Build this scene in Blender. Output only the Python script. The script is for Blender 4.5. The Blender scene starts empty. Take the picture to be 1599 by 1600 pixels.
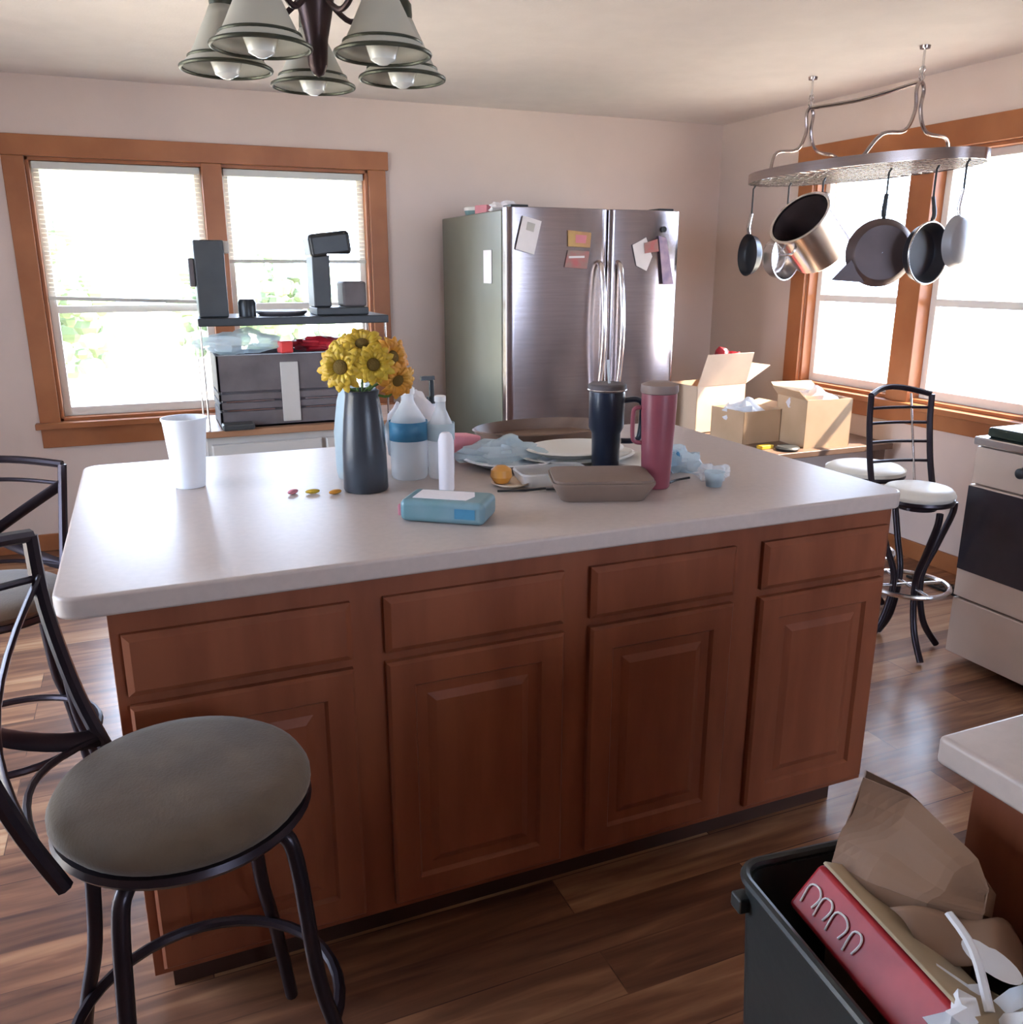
import bpy, bmesh, math, random
from mathutils import Vector, Matrix, Euler
PI = math.pi
SC = bpy.context.scene
COL = SC.collection
random.seed(7)

# ------------------------------------------------------------------ camera
CAM_H, TILT, YAW, FPX = 1.444, 0.274, 0.397, 1356.0
cd = bpy.data.cameras.new('camera'); cam = bpy.data.objects.new('camera', cd); COL.objects.link(cam)
cam.location = (0, 0, CAM_H)
cam.rotation_euler = (PI/2 - TILT, 0, -YAW)
cd.sensor_fit = 'HORIZONTAL'; cd.sensor_width = 36.0; cd.lens = 36.0*FPX/1599.0
cd.clip_start = 0.05; cd.clip_end = 200
SC.camera = cam

# ------------------------------------------------------------------ world, sun, exposure
w = bpy.data.worlds.new('world'); SC.world = w; w.use_nodes = True
wn = w.node_tree; bg = wn.nodes['Background']
bg.inputs[0].default_value = (0.70, 0.86, 1.14, 1); bg.inputs[1].default_value = 12.0
sd = bpy.data.lights.new('sun', 'SUN'); sd.energy = 60.0; sd.angle = 0.02; sd.color = (1.0, 0.86, 0.70)
sun = bpy.data.objects.new('sun', sd); COL.objects.link(sun)
sun.rotation_euler = Vector((-0.62, 0.22, -0.75)).to_track_quat('-Z', 'Y').to_euler()
vs = SC.view_settings
SC.display_settings.display_device = 'sRGB'
vs.view_transform = 'Standard'; vs.look = 'None'; vs.gamma = 1.0; vs.use_curve_mapping = False
vs.exposure = 0.50

ROOM = dict(x0=-1.6, x1=3.56, y0=-2.2, y1=5.0, z=2.32)

def portal(loc, rot, sx, sy):
    l = bpy.data.lights.new('window_portal', 'AREA'); l.shape = 'RECTANGLE'; l.size = sx; l.size_y = sy
    l.energy = 1.0
    l.cycles.is_portal = True
    o = bpy.data.objects.new('window_portal', l); COL.objects.link(o); o.location = loc; o.rotation_euler = rot
portal((.41, 5.13, 1.32), (-PI/2, 0, 0), 1.70, 1.26)          # back window
portal((3.69, 3.34, 1.38), (PI/2, 0, PI/2), 1.52, 1.20)       # right window
portal((-1.73, 2.45, 1.1), (PI/2, 0, -PI/2), 1.7, 2.0)         # added patio door out of view, left wall
portal((1.85, -2.33, 1.5), (PI/2, 0, 0), 1.7, 1.1)            # added unseen window behind the viewer

# ------------------------------------------------------------------ materials
def nodemat(name):
    m = bpy.data.materials.new(name); m.use_nodes = True
    nt = m.node_tree; b = nt.nodes['Principled BSDF']
    return m, nt, b
def mat(name, col, rough=.5, metal=0.0, var=.08, scale=8.0, bump=0.0, bscale=60.0, stretch=(1,1,1), col2=None, trans=0.0, ior=1.45, coat=0.0, alpha=1.0, sheen=0.0, spec=.5):
    m, nt, b = nodemat(name)
    tc = nt.nodes.new('ShaderNodeTexCoord'); mp = nt.nodes.new('ShaderNodeMapping')
    mp.inputs['Scale'].default_value = stretch
    nt.links.new(tc.outputs['Object'], mp.inputs['Vector'])
    n = nt.nodes.new('ShaderNodeTexNoise'); n.inputs['Scale'].default_value = scale; n.inputs['Detail'].default_value = 4
    nt.links.new(mp.outputs[0], n.inputs['Vector'])
    r = nt.nodes.new('ShaderNodeValToRGB')
    c2 = col2 if col2 else tuple(min(1, c*(1+var)+.0) for c in col)
    c1 = tuple(c*(1-var) for c in col) if not col2 else col
    r.color_ramp.elements[0].position = .35; r.color_ramp.elements[1].position = .65
    r.color_ramp.elements[0].color = (*c1, 1); r.color_ramp.elements[1].color = (*c2, 1)
    nt.links.new(n.outputs['Fac'], r.inputs['Fac']); nt.links.new(r.outputs[0], b.inputs['Base Color'])
    b.inputs['Roughness'].default_value = rough; b.inputs['Metallic'].default_value = metal
    b.inputs['Transmission Weight'].default_value = trans; b.inputs['IOR'].default_value = ior
    b.inputs['Coat Weight'].default_value = coat; b.inputs['Alpha'].default_value = alpha
    b.inputs['Specular IOR Level'].default_value = spec
    if sheen: b.inputs['Sheen Weight'].default_value = sheen
    if bump:
        n2 = nt.nodes.new('ShaderNodeTexNoise'); n2.inputs['Scale'].default_value = bscale; n2.inputs['Detail'].default_value = 3
        nt.links.new(mp.outputs[0], n2.inputs['Vector'])
        bp = nt.nodes.new('ShaderNodeBump'); bp.inputs['Strength'].default_value = bump; bp.inputs['Distance'].default_value = .01
        nt.links.new(n2.outputs['Fac'], bp.inputs['Height']); nt.links.new(bp.outputs[0], b.inputs['Normal'])
    return m
def thinglass(name, tint=(1,1,1), refl=.08):
    m = bpy.data.materials.new(name); m.use_nodes = True; nt = m.node_tree; nt.nodes.clear()
    out = nt.nodes.new('ShaderNodeOutputMaterial'); mx = nt.nodes.new('ShaderNodeMixShader')
    t = nt.nodes.new('ShaderNodeBsdfTransparent'); t.inputs[0].default_value = (*tint, 1)
    g = nt.nodes.new('ShaderNodeBsdfGlossy'); g.inputs['Roughness'].default_value = .05
    f = nt.nodes.new('ShaderNodeLayerWeight'); f.inputs[0].default_value = .25
    mu = nt.nodes.new('ShaderNodeMath'); mu.operation = 'MULTIPLY_ADD'; mu.inputs[1].default_value = .6; mu.inputs[2].default_value = refl
    nt.links.new(f.outputs['Fresnel'], mu.inputs[0]); nt.links.new(mu.outputs[0], mx.inputs[0])
    nt.links.new(t.outputs[0], mx.inputs[1]); nt.links.new(g.outputs[0], mx.inputs[2]); nt.links.new(mx.outputs[0], out.inputs[0])
    return m
def translucent(name, col, fac=.5, transp=0.0):
    m = bpy.data.materials.new(name); m.use_nodes = True; nt = m.node_tree; nt.nodes.clear()
    out = nt.nodes.new('ShaderNodeOutputMaterial'); mx = nt.nodes.new('ShaderNodeMixShader'); mx.inputs[0].default_value = fac
    d = nt.nodes.new('ShaderNodeBsdfPrincipled'); d.inputs['Base Color'].default_value = (*col, 1); d.inputs['Roughness'].default_value = .35
    n = nt.nodes.new('ShaderNodeTexNoise'); n.inputs['Scale'].default_value = 30
    t = nt.nodes.new('ShaderNodeBsdfTranslucent'); t.inputs[0].default_value = (*col, 1)
    nt.links.new(d.outputs[0], mx.inputs[1]); nt.links.new(t.outputs[0], mx.inputs[2])
    last = mx
    if transp:
        m2 = nt.nodes.new('ShaderNodeMixShader'); m2.inputs[0].default_value = transp
        tr = nt.nodes.new('ShaderNodeBsdfTransparent')
        nt.links.new(mx.outputs[0], m2.inputs[1]); nt.links.new(tr.outputs[0], m2.inputs[2]); last = m2
    nt.links.new(last.outputs[0], out.inputs[0])
    return m
def floor_mat():
    m, nt, b = nodemat('floor_planks'); L = nt.links.new
    tc = nt.nodes.new('ShaderNodeTexCoord')
    br = nt.nodes.new('ShaderNodeTexBrick'); br.offset = .37; br.inputs['Scale'].default_value = 1
    br.inputs['Brick Width'].default_value = 1.25; br.inputs['Row Height'].default_value = .125
    br.inputs['Mortar Size'].default_value = .0015; br.inputs['Color1'].default_value = (.05,.05,.05,1); br.inputs['Color2'].default_value = (.95,.95,.95,1)
    br.inputs['Mortar'].default_value = (0,0,0,1)
    L(tc.outputs['Object'], br.inputs['Vector'])
    mp = nt.nodes.new('ShaderNodeMapping'); mp.inputs['Scale'].default_value = (1.3, 14, 1)
    add = nt.nodes.new('ShaderNodeVectorMath'); add.operation = 'MULTIPLY_ADD'
    add.inputs[1].default_value = (7,7,7)
    L(br.outputs['Color'], add.inputs[0]); L(tc.outputs['Object'], add.inputs[2]); L(add.outputs[0], mp.inputs[0])
    n = nt.nodes.new('ShaderNodeTexNoise'); n.inputs['Scale'].default_value = 1.6; n.inputs['Detail'].default_value = 6; n.inputs['Distortion'].default_value = .6
    L(mp.outputs[0], n.inputs[0])
    mx = nt.nodes.new('ShaderNodeMix'); mx.data_type = 'RGBA'; mx.inputs[0].default_value = .32
    L(n.outputs['Fac'], mx.inputs[6]); L(br.outputs['Color'], mx.inputs[7])
    r = nt.nodes.new('ShaderNodeValToRGB'); e = r.color_ramp.elements
    e[0].position = .25; e[0].color = (.055,.020,.012,1); e[1].position = .78; e[1].color = (.56,.36,.20,1)
    a = e.new(.45); a.color = (.19,.080,.040,1); a = e.new(.6); a.color = (.36,.175,.085,1)
    L(mx.outputs[2], r.inputs[0]); L(r.outputs[0], b.inputs['Base Color'])
    b.inputs['Roughness'].default_value = .26; b.inputs['Specular IOR Level'].default_value = .6; b.inputs['Coat Weight'].default_value = .6; b.inputs['Coat Roughness'].default_value = .45
    bp = nt.nodes.new('ShaderNodeBump'); bp.inputs['Strength'].default_value = .12; bp.inputs['Distance'].default_value = .004
    L(n.outputs['Fac'], bp.inputs['Height']); L(bp.outputs[0], b.inputs['Normal'])
    return m
M = {}
M['wall'] = mat('wall_paint', (.68,.56,.50), .75, var=.03, scale=2, bump=.05, bscale=120)
M['ceil'] = mat('ceiling_paint', (.76,.715,.70), .8, var=.02, bump=.08, bscale=90)
M['floor'] = floor_mat()
M['trim'] = mat('oak_trim', (.31,.105,.036), .38, col2=(.41,.155,.058), scale=3, stretch=(1,1,1), bump=.03)
M['cab'] = mat('maple_cabinet', (.190,.054,.024), .48, spec=.3, col2=(.250,.078,.036), scale=2.2, stretch=(6,6,1), bump=.02)
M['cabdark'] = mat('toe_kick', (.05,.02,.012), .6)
M['lam'] = mat('laminate', (.50,.42,.38), .32, var=.03, scale=60, spec=.32)
_b = M['lam'].node_tree.nodes['Principled BSDF']
_b.inputs['IOR'].default_value = 1.45; _b.inputs['Coat Weight'].default_value = .0; _b.inputs['Coat Roughness'].default_value = .26
M['vinyl'] = mat('white_vinyl', (.78,.76,.70), .4, var=.02)
M['glass'] = thinglass('window_glass')
M['blind'] = translucent('blind_slat', (.88,.86,.78), .55)
M['blindrail'] = mat('blind_rail', (.62,.62,.56), .4, var=.03)
M['blackmetal'] = mat('dark_metal', (.028,.020,.026), .30, metal=.6, var=.1)
M['seat'] = mat('suede_seat', (.075,.050,.030), .85, col2=(.115,.080,.050), scale=9, bump=.12, bscale=200, sheen=.2)
M['cream'] = mat('cream_seat', (.72,.68,.60), .45, var=.04)
M['chrome'] = mat('steel', (.62,.60,.60), .22, metal=1.0, var=.04)
M['brushed'] = mat('brushed_steel', (.36,.315,.315), .22, metal=1.0, var=.05, stretch=(1,1,30), scale=5)
M['fridgeside'] = mat('grey_steel_side', (.155,.155,.115), .30, metal=.15, var=.04)
M['gasket'] = mat('gasket', (.03,.03,.03), .6)
M['handle'] = mat('handle_steel', (.75,.70,.70), .18, metal=1.0, var=.03)
M['paper'] = mat('paper', (.70,.66,.66), .7, var=.05)
M['white'] = mat('white_paint', (.78,.77,.75), .45, var=.03)
M['foam'] = mat('foam_white', (.80,.82,.86), .55, var=.02)
M['black'] = mat('black_plastic', (.018,.019,.020), .35, var=.2)
M['charcoal'] = mat('charcoal_plastic', (.035,.037,.038), .4, var=.15)
M['binp'] = mat('bin_plastic', (.022,.026,.026), .38, var=.15, bump=.03)
M['slate'] = mat('slate_plastic', (.10,.085,.088), .6, var=.2)
M['vase'] = mat('vase_glaze', (.022,.024,.030), .3, col2=(.055,.065,.078), scale=5, stretch=(1,1,.6))
M['navy'] = mat('navy_enamel', (.014,.022,.042), .3, var=.1)
M['pink'] = mat('rose_enamel', (.24,.060,.078), .35, var=.06)
M['pinkpale'] = mat('pink_card', (.62,.22,.26), .6, var=.08)
M['taupe'] = mat('taupe_lid', (.24,.17,.145), .5)
M['tan'] = mat('moulded_pulp', (.20,.135,.10), .7, var=.06, bump=.05)
M['blue'] = mat('blue_label', (.03,.14,.26), .5, col2=(.06,.22,.34), scale=20)
M['teal'] = mat('teal_wrap', (.12,.24,.26), .35, col2=(.18,.28,.31), scale=14)
M['redwrap'] = mat('red_wrap', (.30,.008,.018), .4, col2=(.44,.025,.035), scale=14)
M['red'] = mat('red_plastic', (.65,.05,.045), .35)
M['tissue'] = mat('tissue_paper', (.78,.74,.76), .9, var=.03, bump=.1)
M['clear'] = mat('clear_plastic', (.92,.95,.97), .06, trans=1.0, ior=1.2, var=.01)
M['film'] = translucent('clear_film', (.84,.86,.87), .4, transp=.5)
M['filmblue'] = translucent('blue_film', (.62,.74,.78), .4, transp=.45)
M['plate'] = mat('white_plate', (.74,.73,.70), .4, var=.02)
M['petal'] = mat('yellow_petal', (.48,.28,.015), .55, col2=(.62,.42,.04), scale=30)
M['petalo'] = mat('orange_petal', (.58,.22,.02), .55, col2=(.68,.34,.05), scale=30)
M['seedc'] = mat('flower_centre', (.13,.075,.01), .9, bump=.4, bscale=300)
M['stem'] = mat('flower_stem', (.07,.13,.02), .6)
M['kraft'] = mat('kraft_paper', (.22,.125,.075), .7, col2=(.27,.16,.10), scale=5, bump=.06, bscale=25)
M['card'] = mat('cardboard', (.52,.36,.22), .7, col2=(.60,.42,.27), scale=4)
M['cardpale'] = mat('pale_cardboard', (.66,.50,.36), .7, var=.05)
M['cream_paper'] = mat('cream_paper', (.42,.33,.22), .6, var=.08, scale=10)
M['woodtop'] = mat('brown_wood', (.26,.13,.07), .4, col2=(.34,.18,.10), stretch=(1,8,1), scale=3)
M['darkwood'] = mat('dark_wood', (.14,.085,.06), .4, col2=(.20,.125,.09), stretch=(1,8,1), scale=3)
M['greypaint'] = mat('grey_paint', (.42,.40,.37), .5, var=.03)
M['stove'] = mat('almond_enamel', (.60,.48,.40), .25, var=.03)
M['ovenglass'] = mat('oven_glass', (.035,.032,.042), .12, var=.1)
M['cooktop'] = mat('cooktop_glass', (.03,.045,.035), .08, var=.1)
M['panouter'] = mat('dark_pan', (.085,.062,.062), .42, metal=.5, var=.1)
M['greypan'] = mat('grey_pan', (.34,.34,.35), .4, metal=.3, var=.08)
M['panblack'] = mat('black_pan', (.02,.022,.030), .35, metal=.2)
M['shade'] = translucent('frosted_glass', (.66,.65,.58), .42)
M['bronze'] = mat('bronze', (.055,.035,.035), .38, metal=.7, var=.1)
M['olive'] = mat('olive_metal', (.06,.065,.045), .4, metal=.5)
M['bulb'] = mat('bulb_glass', (.85,.86,.80), .15, var=.01)
M['grass'] = mat('lawn', (.36,.33,.25), .9, col2=(.44,.41,.33), scale=3)
M['leaf'] = mat('foliage', (.13,.17,.09), .9, col2=(.20,.26,.14), scale=2.5)
M['bark'] = mat('bark', (.12,.08,.05), .9)
M['egg'] = mat('amber_glaze', (.60,.27,.05), .4, var=.1)
M['bottleglass'] = mat('dark_bottle', (.02,.015,.012), .12)
M['navycloth'] = mat('navy_bag_film', (.008,.010,.035), .35)

# ------------------------------------------------------------------ mesh builder
class MB:
    def __init__(s): s.v = []; s.f = []; s.xf = Matrix()
    def _add(s, vs, fs):
        b = len(s.v); s.v += [tuple(s.xf @ Vector(p)) for p in vs]; s.f += [tuple(b+i for i in f) for f in fs]; return s
    def box(s, x0, x1, y0, y1, z0, z1, rot=None):
        vs = [Vector((x, y, z)) for z in (z0, z1) for y in (y0, y1) for x in (x0, x1)]
        if rot is not None:
            c = Vector(((x0+x1)/2, (y0+y1)/2, (z0+z1)/2)); R = Euler(rot).to_matrix()
            vs = [c + R @ (v-c) for v in vs]
        return s._add(vs, [(0,2,3,1),(4,5,7,6),(0,1,5,4),(2,6,7,3),(0,4,6,2),(1,3,7,5)])
    def lathe(s, prof, n=32, c=(0,0,0), rot=None, cap0=True, cap1=True, sx=1, sy=1):
        R = Euler(rot).to_matrix() if rot is not None else Matrix.Identity(3); c = Vector(c)
        vs = []; fs = []
        for r, z in prof:
            for i in range(n):
                a = 2*PI*i/n; vs.append(c + R @ Vector((r*math.cos(a)*sx, r*math.sin(a)*sy, z)))
        for k in range(len(prof)-1):
            for i in range(n):
                j = (i+1) % n; fs.append((k*n+i, k*n+j, (k+1)*n+j, (k+1)*n+i))
        if cap0: fs.append(tuple(range(n-1, -1, -1)))
        if cap1: fs.append(tuple((len(prof)-1)*n+i for i in range(n)))
        return s._add(vs, fs)
    def tube(s, pts, r, n=10, closed=False, flat=1.0, smooth=0):
        P = [Vector(p) for p in pts]
        if smooth: P = catmull(P, smooth, closed)
        m = len(P); vs = []; fs = []
        rr = r if isinstance(r, (list, tuple)) else [r]*m
        if len(rr) != m: rr = [rr[min(len(rr)-1, int(i*(len(rr)-1)/(m-1)+.5))] for i in range(m)]
        prev = None
        for i in range(m):
            if closed: d = P[(i+1) % m]-P[(i-1) % m]
            else: d = P[min(i+1, m-1)]-P[max(i-1, 0)]
            d.normalize()
            if prev is None:
                u = d.orthogonal() if abs(d.z) > .95 else Vector((0,0,1)).cross(d)
                u.normalize()
            else:
                u = prev-d*prev.dot(d); u.normalize()
            prev = u; w_ = d.cross(u)
            for k in range(n):
                a = 2*PI*k/n; vs.append(P[i]+u*math.cos(a)*rr[i]*flat+w_*math.sin(a)*rr[i])
        for i in range(m if closed else m-1):
            j = (i+1) % m
            for k in range(n):
                l = (k+1) % n; fs.append((i*n+k, i*n+l, j*n+l, j*n+k))
        if not closed: fs.append(tuple(range(n-1, -1, -1))); fs.append(tuple((m-1)*n+k for k in range(n)))
        return s._add(vs, fs)
    def ring(s, c, R_, r, n=40, m=8, rot=None, sx=1, sy=1, flat=1.0):
        E_ = Euler(rot).to_matrix() if rot is not None else Matrix.Identity(3)
        return s.tube([Vector(c)+E_ @ Vector((R_*sx*math.cos(2*PI*i/n), R_*sy*math.sin(2*PI*i/n), 0)) for i in range(n)], r, m, closed=True, flat=flat)
    def prism(s, poly, y0, y1, axis='y'):
        n = len(poly)
        def mk(a, b, t): return {'y': (a, t, b), 'x': (t, a, b), 'z': (a, b, t)}[axis]
        vs = [mk(a, b, y0) for a, b in poly]+[mk(a, b, y1) for a, b in poly]
        return s._add(vs, [tuple(range(n)), tuple(range(2*n-1, n-1, -1))]+[(i, i+n, (i+1) % n+n, (i+1) % n) for i in range(n)])
    def ball(s, c, r, n=16, m=10, sc=(1,1,1)):
        vs = [Vector(c)+Vector((0,0,-r*sc[2]))]; fs = []
        for k in range(1, m):
            t = -PI/2+PI*k/m
            for i in range(n):
                a = 2*PI*i/n; vs.append(Vector(c)+Vector((r*sc[0]*math.cos(t)*math.cos(a), r*sc[1]*math.cos(t)*math.sin(a), r*sc[2]*math.sin(t))))
        vs.append(Vector(c)+Vector((0,0,r*sc[2])))
        for i in range(n): fs.append((0, 1+(i+1) % n, 1+i))
        for k in range(m-2):
            for i in range(n):
                j = (i+1) % n; a = 1+k*n; fs.append((a+i, a+j, a+n+j, a+n+i))
        t = len(vs)-1; a = 1+(m-2)*n
        for i in range(n): fs.append((a+i, a+(i+1) % n, t))
        return s._add(vs, fs)
    def grid(s, fn, nu, nv, thick=None):
        vs = [fn(i/nu, j/nv) for j in range(nv+1) for i in range(nu+1)]
        fs = [(j*(nu+1)+i, j*(nu+1)+i+1, (j+1)*(nu+1)+i+1, (j+1)*(nu+1)+i) for j in range(nv) for i in range(nu)]
        return s._add(vs, fs)
    def build(s, name, m, parent=None, smooth=True, bevel=0, solid=0, sub=0, seg=2):
        me = bpy.data.meshes.new(name); me.from_pydata(s.v, [], s.f)
        bm = bmesh.new(); bm.from_mesh(me); bmesh.ops.recalc_face_normals(bm, faces=bm.faces); bm.to_mesh(me); bm.free()
        me.materials.append(M[m] if isinstance(m, str) else m)
        o = bpy.data.objects.new(name, me); COL.objects.link(o)
        if smooth:
            for p in me.polygons: p.use_smooth = True
            try: me.set_sharp_from_angle(angle=math.radians(38))
            except Exception: pass
        if solid:
            q = o.modifiers.new('s', 'SOLIDIFY'); q.thickness = solid; q.offset = 0
        if bevel:
            q = o.modifiers.new('b', 'BEVEL'); q.width = bevel; q.segments = seg; q.limit_method = 'ANGLE'; q.angle_limit = math.radians(40); q.harden_normals = True
        if sub:
            q = o.modifiers.new('u', 'SUBSURF'); q.levels = sub; q.render_levels = sub
        if parent: o.parent = parent
        return o
def catmull(P, k, closed=False):
    out = []; n = len(P)
    for i in range(n if closed else n-1):
        g = lambda j: P[j % n] if closed else P[max(0, min(n-1, j))]
        a, b, c, d = g(i-1), g(i), g(i+1), g(i+2)
        for t in range(k):
            t /= k; out.append(.5*((2*b)+(c-a)*t+(2*a-5*b+4*c-d)*t*t+(3*b-a-3*c+d)*t**3))
    if not closed: out.append(P[-1].copy())
    return out
def thing(name, label, cat, loc=(0,0,0), rz=0, group=None):
    o = bpy.data.objects.new(name, None); COL.objects.link(o); o.location = loc; o.rotation_euler = (0,0,rz)
    o.empty_display_size = .05
    o['label'] = label; o['category'] = cat
    if group: o['group'] = group
    return o
def tag(o, label, cat, group=None, loc=None, rz=None):
    o['label'] = label; o['category'] = cat
    if group: o['group'] = group
    if loc is not None: o.location = loc
    if rz is not None: o.rotation_euler = (0,0,rz)
    return o
def struct(o): o['kind'] = 'structure'; return o
def dup(root, label, loc=None, rz=None):
    c = root.copy(); COL.objects.link(c); c['label'] = label
    if loc is not None: c.location = loc
    if rz is not None: c.rotation_euler = (0,0,rz)
    for ch in list(root.children):
        d = ch.copy(); COL.objects.link(d); d.parent = c
        for g in list(ch.children):
            e = g.copy(); COL.objects.link(e); e.parent = d
    return c

# ------------------------------------------------------------------ room shell
x0, x1, y0, y1, ZC = ROOM['x0'], ROOM['x1'], ROOM['y0'], ROOM['y1'], ROOM['z']
T = .14
struct(MB().box(x0-T, x1+T, y0-T, y1+T, -.12, 0).build('floor', 'floor', smooth=False))
struct(MB().box(x0-T, x1+T, y0-T, y1+T, ZC, ZC+.12).build('ceiling', 'ceil', smooth=False))
def wall_with_hole(name, axis, pos, a0, a1, holes):
    b = MB(); t0, t1 = pos
    def put(p, q, r, s_):
        if axis == 'y': b.box(p, q, t0, t1, r, s_)
        else: b.box(t0, t1, p, q, r, s_)
    cur = a0
    for (h0, h1, z0, z1) in holes:
        put(cur, h0, 0, ZC); put(h0, h1, 0, z0) if z0 > 0 else None; put(h0, h1, z1, ZC); cur = h1
    put(cur, a1, 0, ZC)
    return struct(b.build(name, 'wall', smooth=False))
BW = (-.43, 1.24, .68, 1.96)      # back window opening
RW = (2.58, 4.10, .79, 1.98)      # right window opening
wall_with_hole('wall_back', 'y', (y1, y1+T), x0-T, x1+T, [BW])
wall_with_hole('wall_right', 'x', (x1, x1+T), y0-T, y1, [RW])
wall_with_hole('wall_left', 'x', (x0-T, x0), y0-T, y1, [(1.6, 3.3, .05, 2.1)])
wall_with_hole('wall_front', 'y', (y0-T, y0), x0, x1, [(1.0, 2.7, .95, 2.05)])

def casing(name, a0, a1, z0, z1, w_, wall, apron, mull=None, cut=None):
    """wood casing round a window: wall 'back' runs along x at y1, 'right' runs along y at x1"""
    e = bpy.data.objects.new(name, None); COL.objects.link(e); struct(e)
    d0, d1 = -.022, .0
    def bx(nm, p, q, r, s_, e0=d0, e1=d1, m='trim', bev=.003):
        b = MB()
        if wall == 'back': b.box(p, q, y1+e0, y1+e1, r, s_)
        else: b.box(x1+e0, x1+e1, p, q, r, s_)
        return b.build(nm, m, e, bevel=bev)
    bx('head_casing', a0-w_-.015, a1+w_+.015, z1, z1+w_, d0-.006)
    bx('side_casing', a0-w_, a0, z0-.02, z1); bx('side_casing', a1, a1+w_, z0-.02, z1)
    bx('stool_sill', a0-w_-.02, a1+w_+.02, z0-.03, z0, d0-.035)
    bx('apron', a0-w_, a1+w_, z0-.03-apron, z0-.03)
    m0, m1 = mull
    bx('mullion', m0, m1, z0, z1, d0, .10)
    # jamb liners
    bx('jamb', a0, a0+.018, z0, z1, 0, T); bx('jamb', a1-.018, a1, z0, z1, 0, T)
    bx('jamb', a0, a1, z1-.018, z1, 0, T); bx('jamb', a0, a1, z0, z0+.018, 0, T)
    zm = z0+(z1-z0)*.45 if cut is None else cut
    for (p, q) in ((a0+.018, m0), (m1, a1-.018)):
        s = .035
        fr = MB()
        def fb(u0, u1, r, s_, y=.06, t=.03):
            if wall == 'back': fr.box(u0, u1, y1+y, y1+y+t, r, s_)
            else: fr.box(x1+y, x1+y+t, u0, u1, r, s_)
        fb(p, p+s, z0+.018, z1-.018); fb(q-s, q, z0+.018, z1-.018)
        fb(p+s, q-s, z0+.018, z0+.018+.045); fb(p+s, q-s, z1-.018-s, z1-.018); fb(p+s, q-s, zm-.018, zm+.018)
        f = fr.build('sash', 'vinyl', e, bevel=.002)
        g = MB()
        if wall == 'back': g.box(p+s, q-s, y1+.073, y1+.077, z0+.06, z1-.05)
        else: g.box(x1+.073, x1+.077, p+s, q-s, z0+.06, z1-.05)
        g.build('pane', 'glass', f, smooth=False)
    return e
casing('window_1', BW[0], BW[1], BW[2], BW[3], .095, 'back', .10, mull=(.37, .47), cut=1.24)
casing('window_2', RW[0], RW[1], RW[2], RW[3], .115, 'right', .08, mull=(3.27, 3.41), cut=1.28)
# off-view openings added for daylight: patio door in left wall, window behind viewer
def frame_open(name, axis, pos, a0, a1, z0, z1, bars, m='trim'):
    b = MB(); g = MB(); w_ = .07
    def put(bb, p, q, r, s_, t0, t1):
        if axis == 'x': bb.box(pos+t0, pos+t1, p, q, r, s_)
        else: bb.box(p, q, pos+t0, pos+t1, r, s_)
    put(b, a0-.08, a0+.02, z0-.02, z1+.1, -.02, .05); put(b, a1-.02, a1+.08, z0-.02, z1+.1, -.02, .05)
    put(b, a0+.02, a1-.02, z1-.02, z1+.1, -.02, .05); put(b, a0+.02, a1-.02, z0-.02, z0+.03, -.02, .05)
    for q in bars: put(b, q-w_/2, q+w_/2, z0+.03, z1-.02, -.01, .04)
    o = struct(b.build(name, m, bevel=.003))
    put(g, a0+.02, a1-.02, z0+.03, z1-.02, .012, .018); g.build('pane', 'glass', o, smooth=False)
frame_open('added_fill_door', 'x', x0-.04, 1.6, 3.3, .05, 2.1, [2.45], 'white')
frame_open('added_fill_window', 'y', y0-.04, 1.0, 2.7, .95, 2.05, [1.85], 'trim')
def bb_(name, *a): struct(MB().box(*a).build(name, 'trim', bevel=.003))
bb_('baseboard_back', x0, x1, y1-.015, y1, 0, .09)
bb_('baseboard_right', x1-.015, x1, y0, y1-.015, 0, .09)
bb_('baseboard_left', x0, x0+.015, 3.4, y1-.015, 0, .09)

# blinds in the back window
def blind(name, xa, xb, zt, zb, tilt, label):
    t = thing(name, label, 'blind', ((xa+xb)/2, y1+.028, zb), 0, 'blinds in the back window')
    hw = (xb-xa)/2-.006; H = zt-zb
    MB().box(-hw, hw, -.02, .02, H-.035, H).build('headrail', 'blindrail', t, bevel=.003)
    sl = MB(); k = 0; z = H-.05
    while z > .03:
        dz = tilt*(1-z/H)
        sl._add([(-hw+.004, -.010, z-.003), (hw-.004, -.010, z-.003-dz), (hw-.004, .010, z+.003-dz), (-hw+.004, .010, z+.003)], [(0,1,2,3)]); z -= .0215
    sl.build('slats', 'blind', t, smooth=False)
    MB()._add([(-hw, -.012, .018), (hw, -.012, .018-tilt), (hw, .012, .018-tilt), (-hw, .012, .018), (-hw, -.012, 0), (hw, -.012, -tilt), (hw, .012, -tilt), (-hw, .012, 0)],
              [(0,1,2,3),(7,6,5,4),(0,4,5,1),(1,5,6,2),(2,6,7,3),(3,7,4,0)]).build('bottom_rail', 'blindrail', t, smooth=False)
    MB().tube([(-hw+.06, -.014, H-.03), (-hw+.06, -.014, .02)], .0012, 6).build('cord', 'vinyl', t); MB().tube([(hw-.06, -.014, H-.03), (hw-.06, -.014, .02-tilt)], .0012, 6).build('cord', 'vinyl', t)
blind('window_blind', BW[0]+.02, .368, BW[3]-.02, 1.29, .03, 'white slatted blind lowered halfway in the left half of the back window')
blind('window_blind', .472, BW[1]-.02, BW[3]-.02, 1.47, .0, 'shorter white slatted blind in the right half of the back window')

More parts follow.
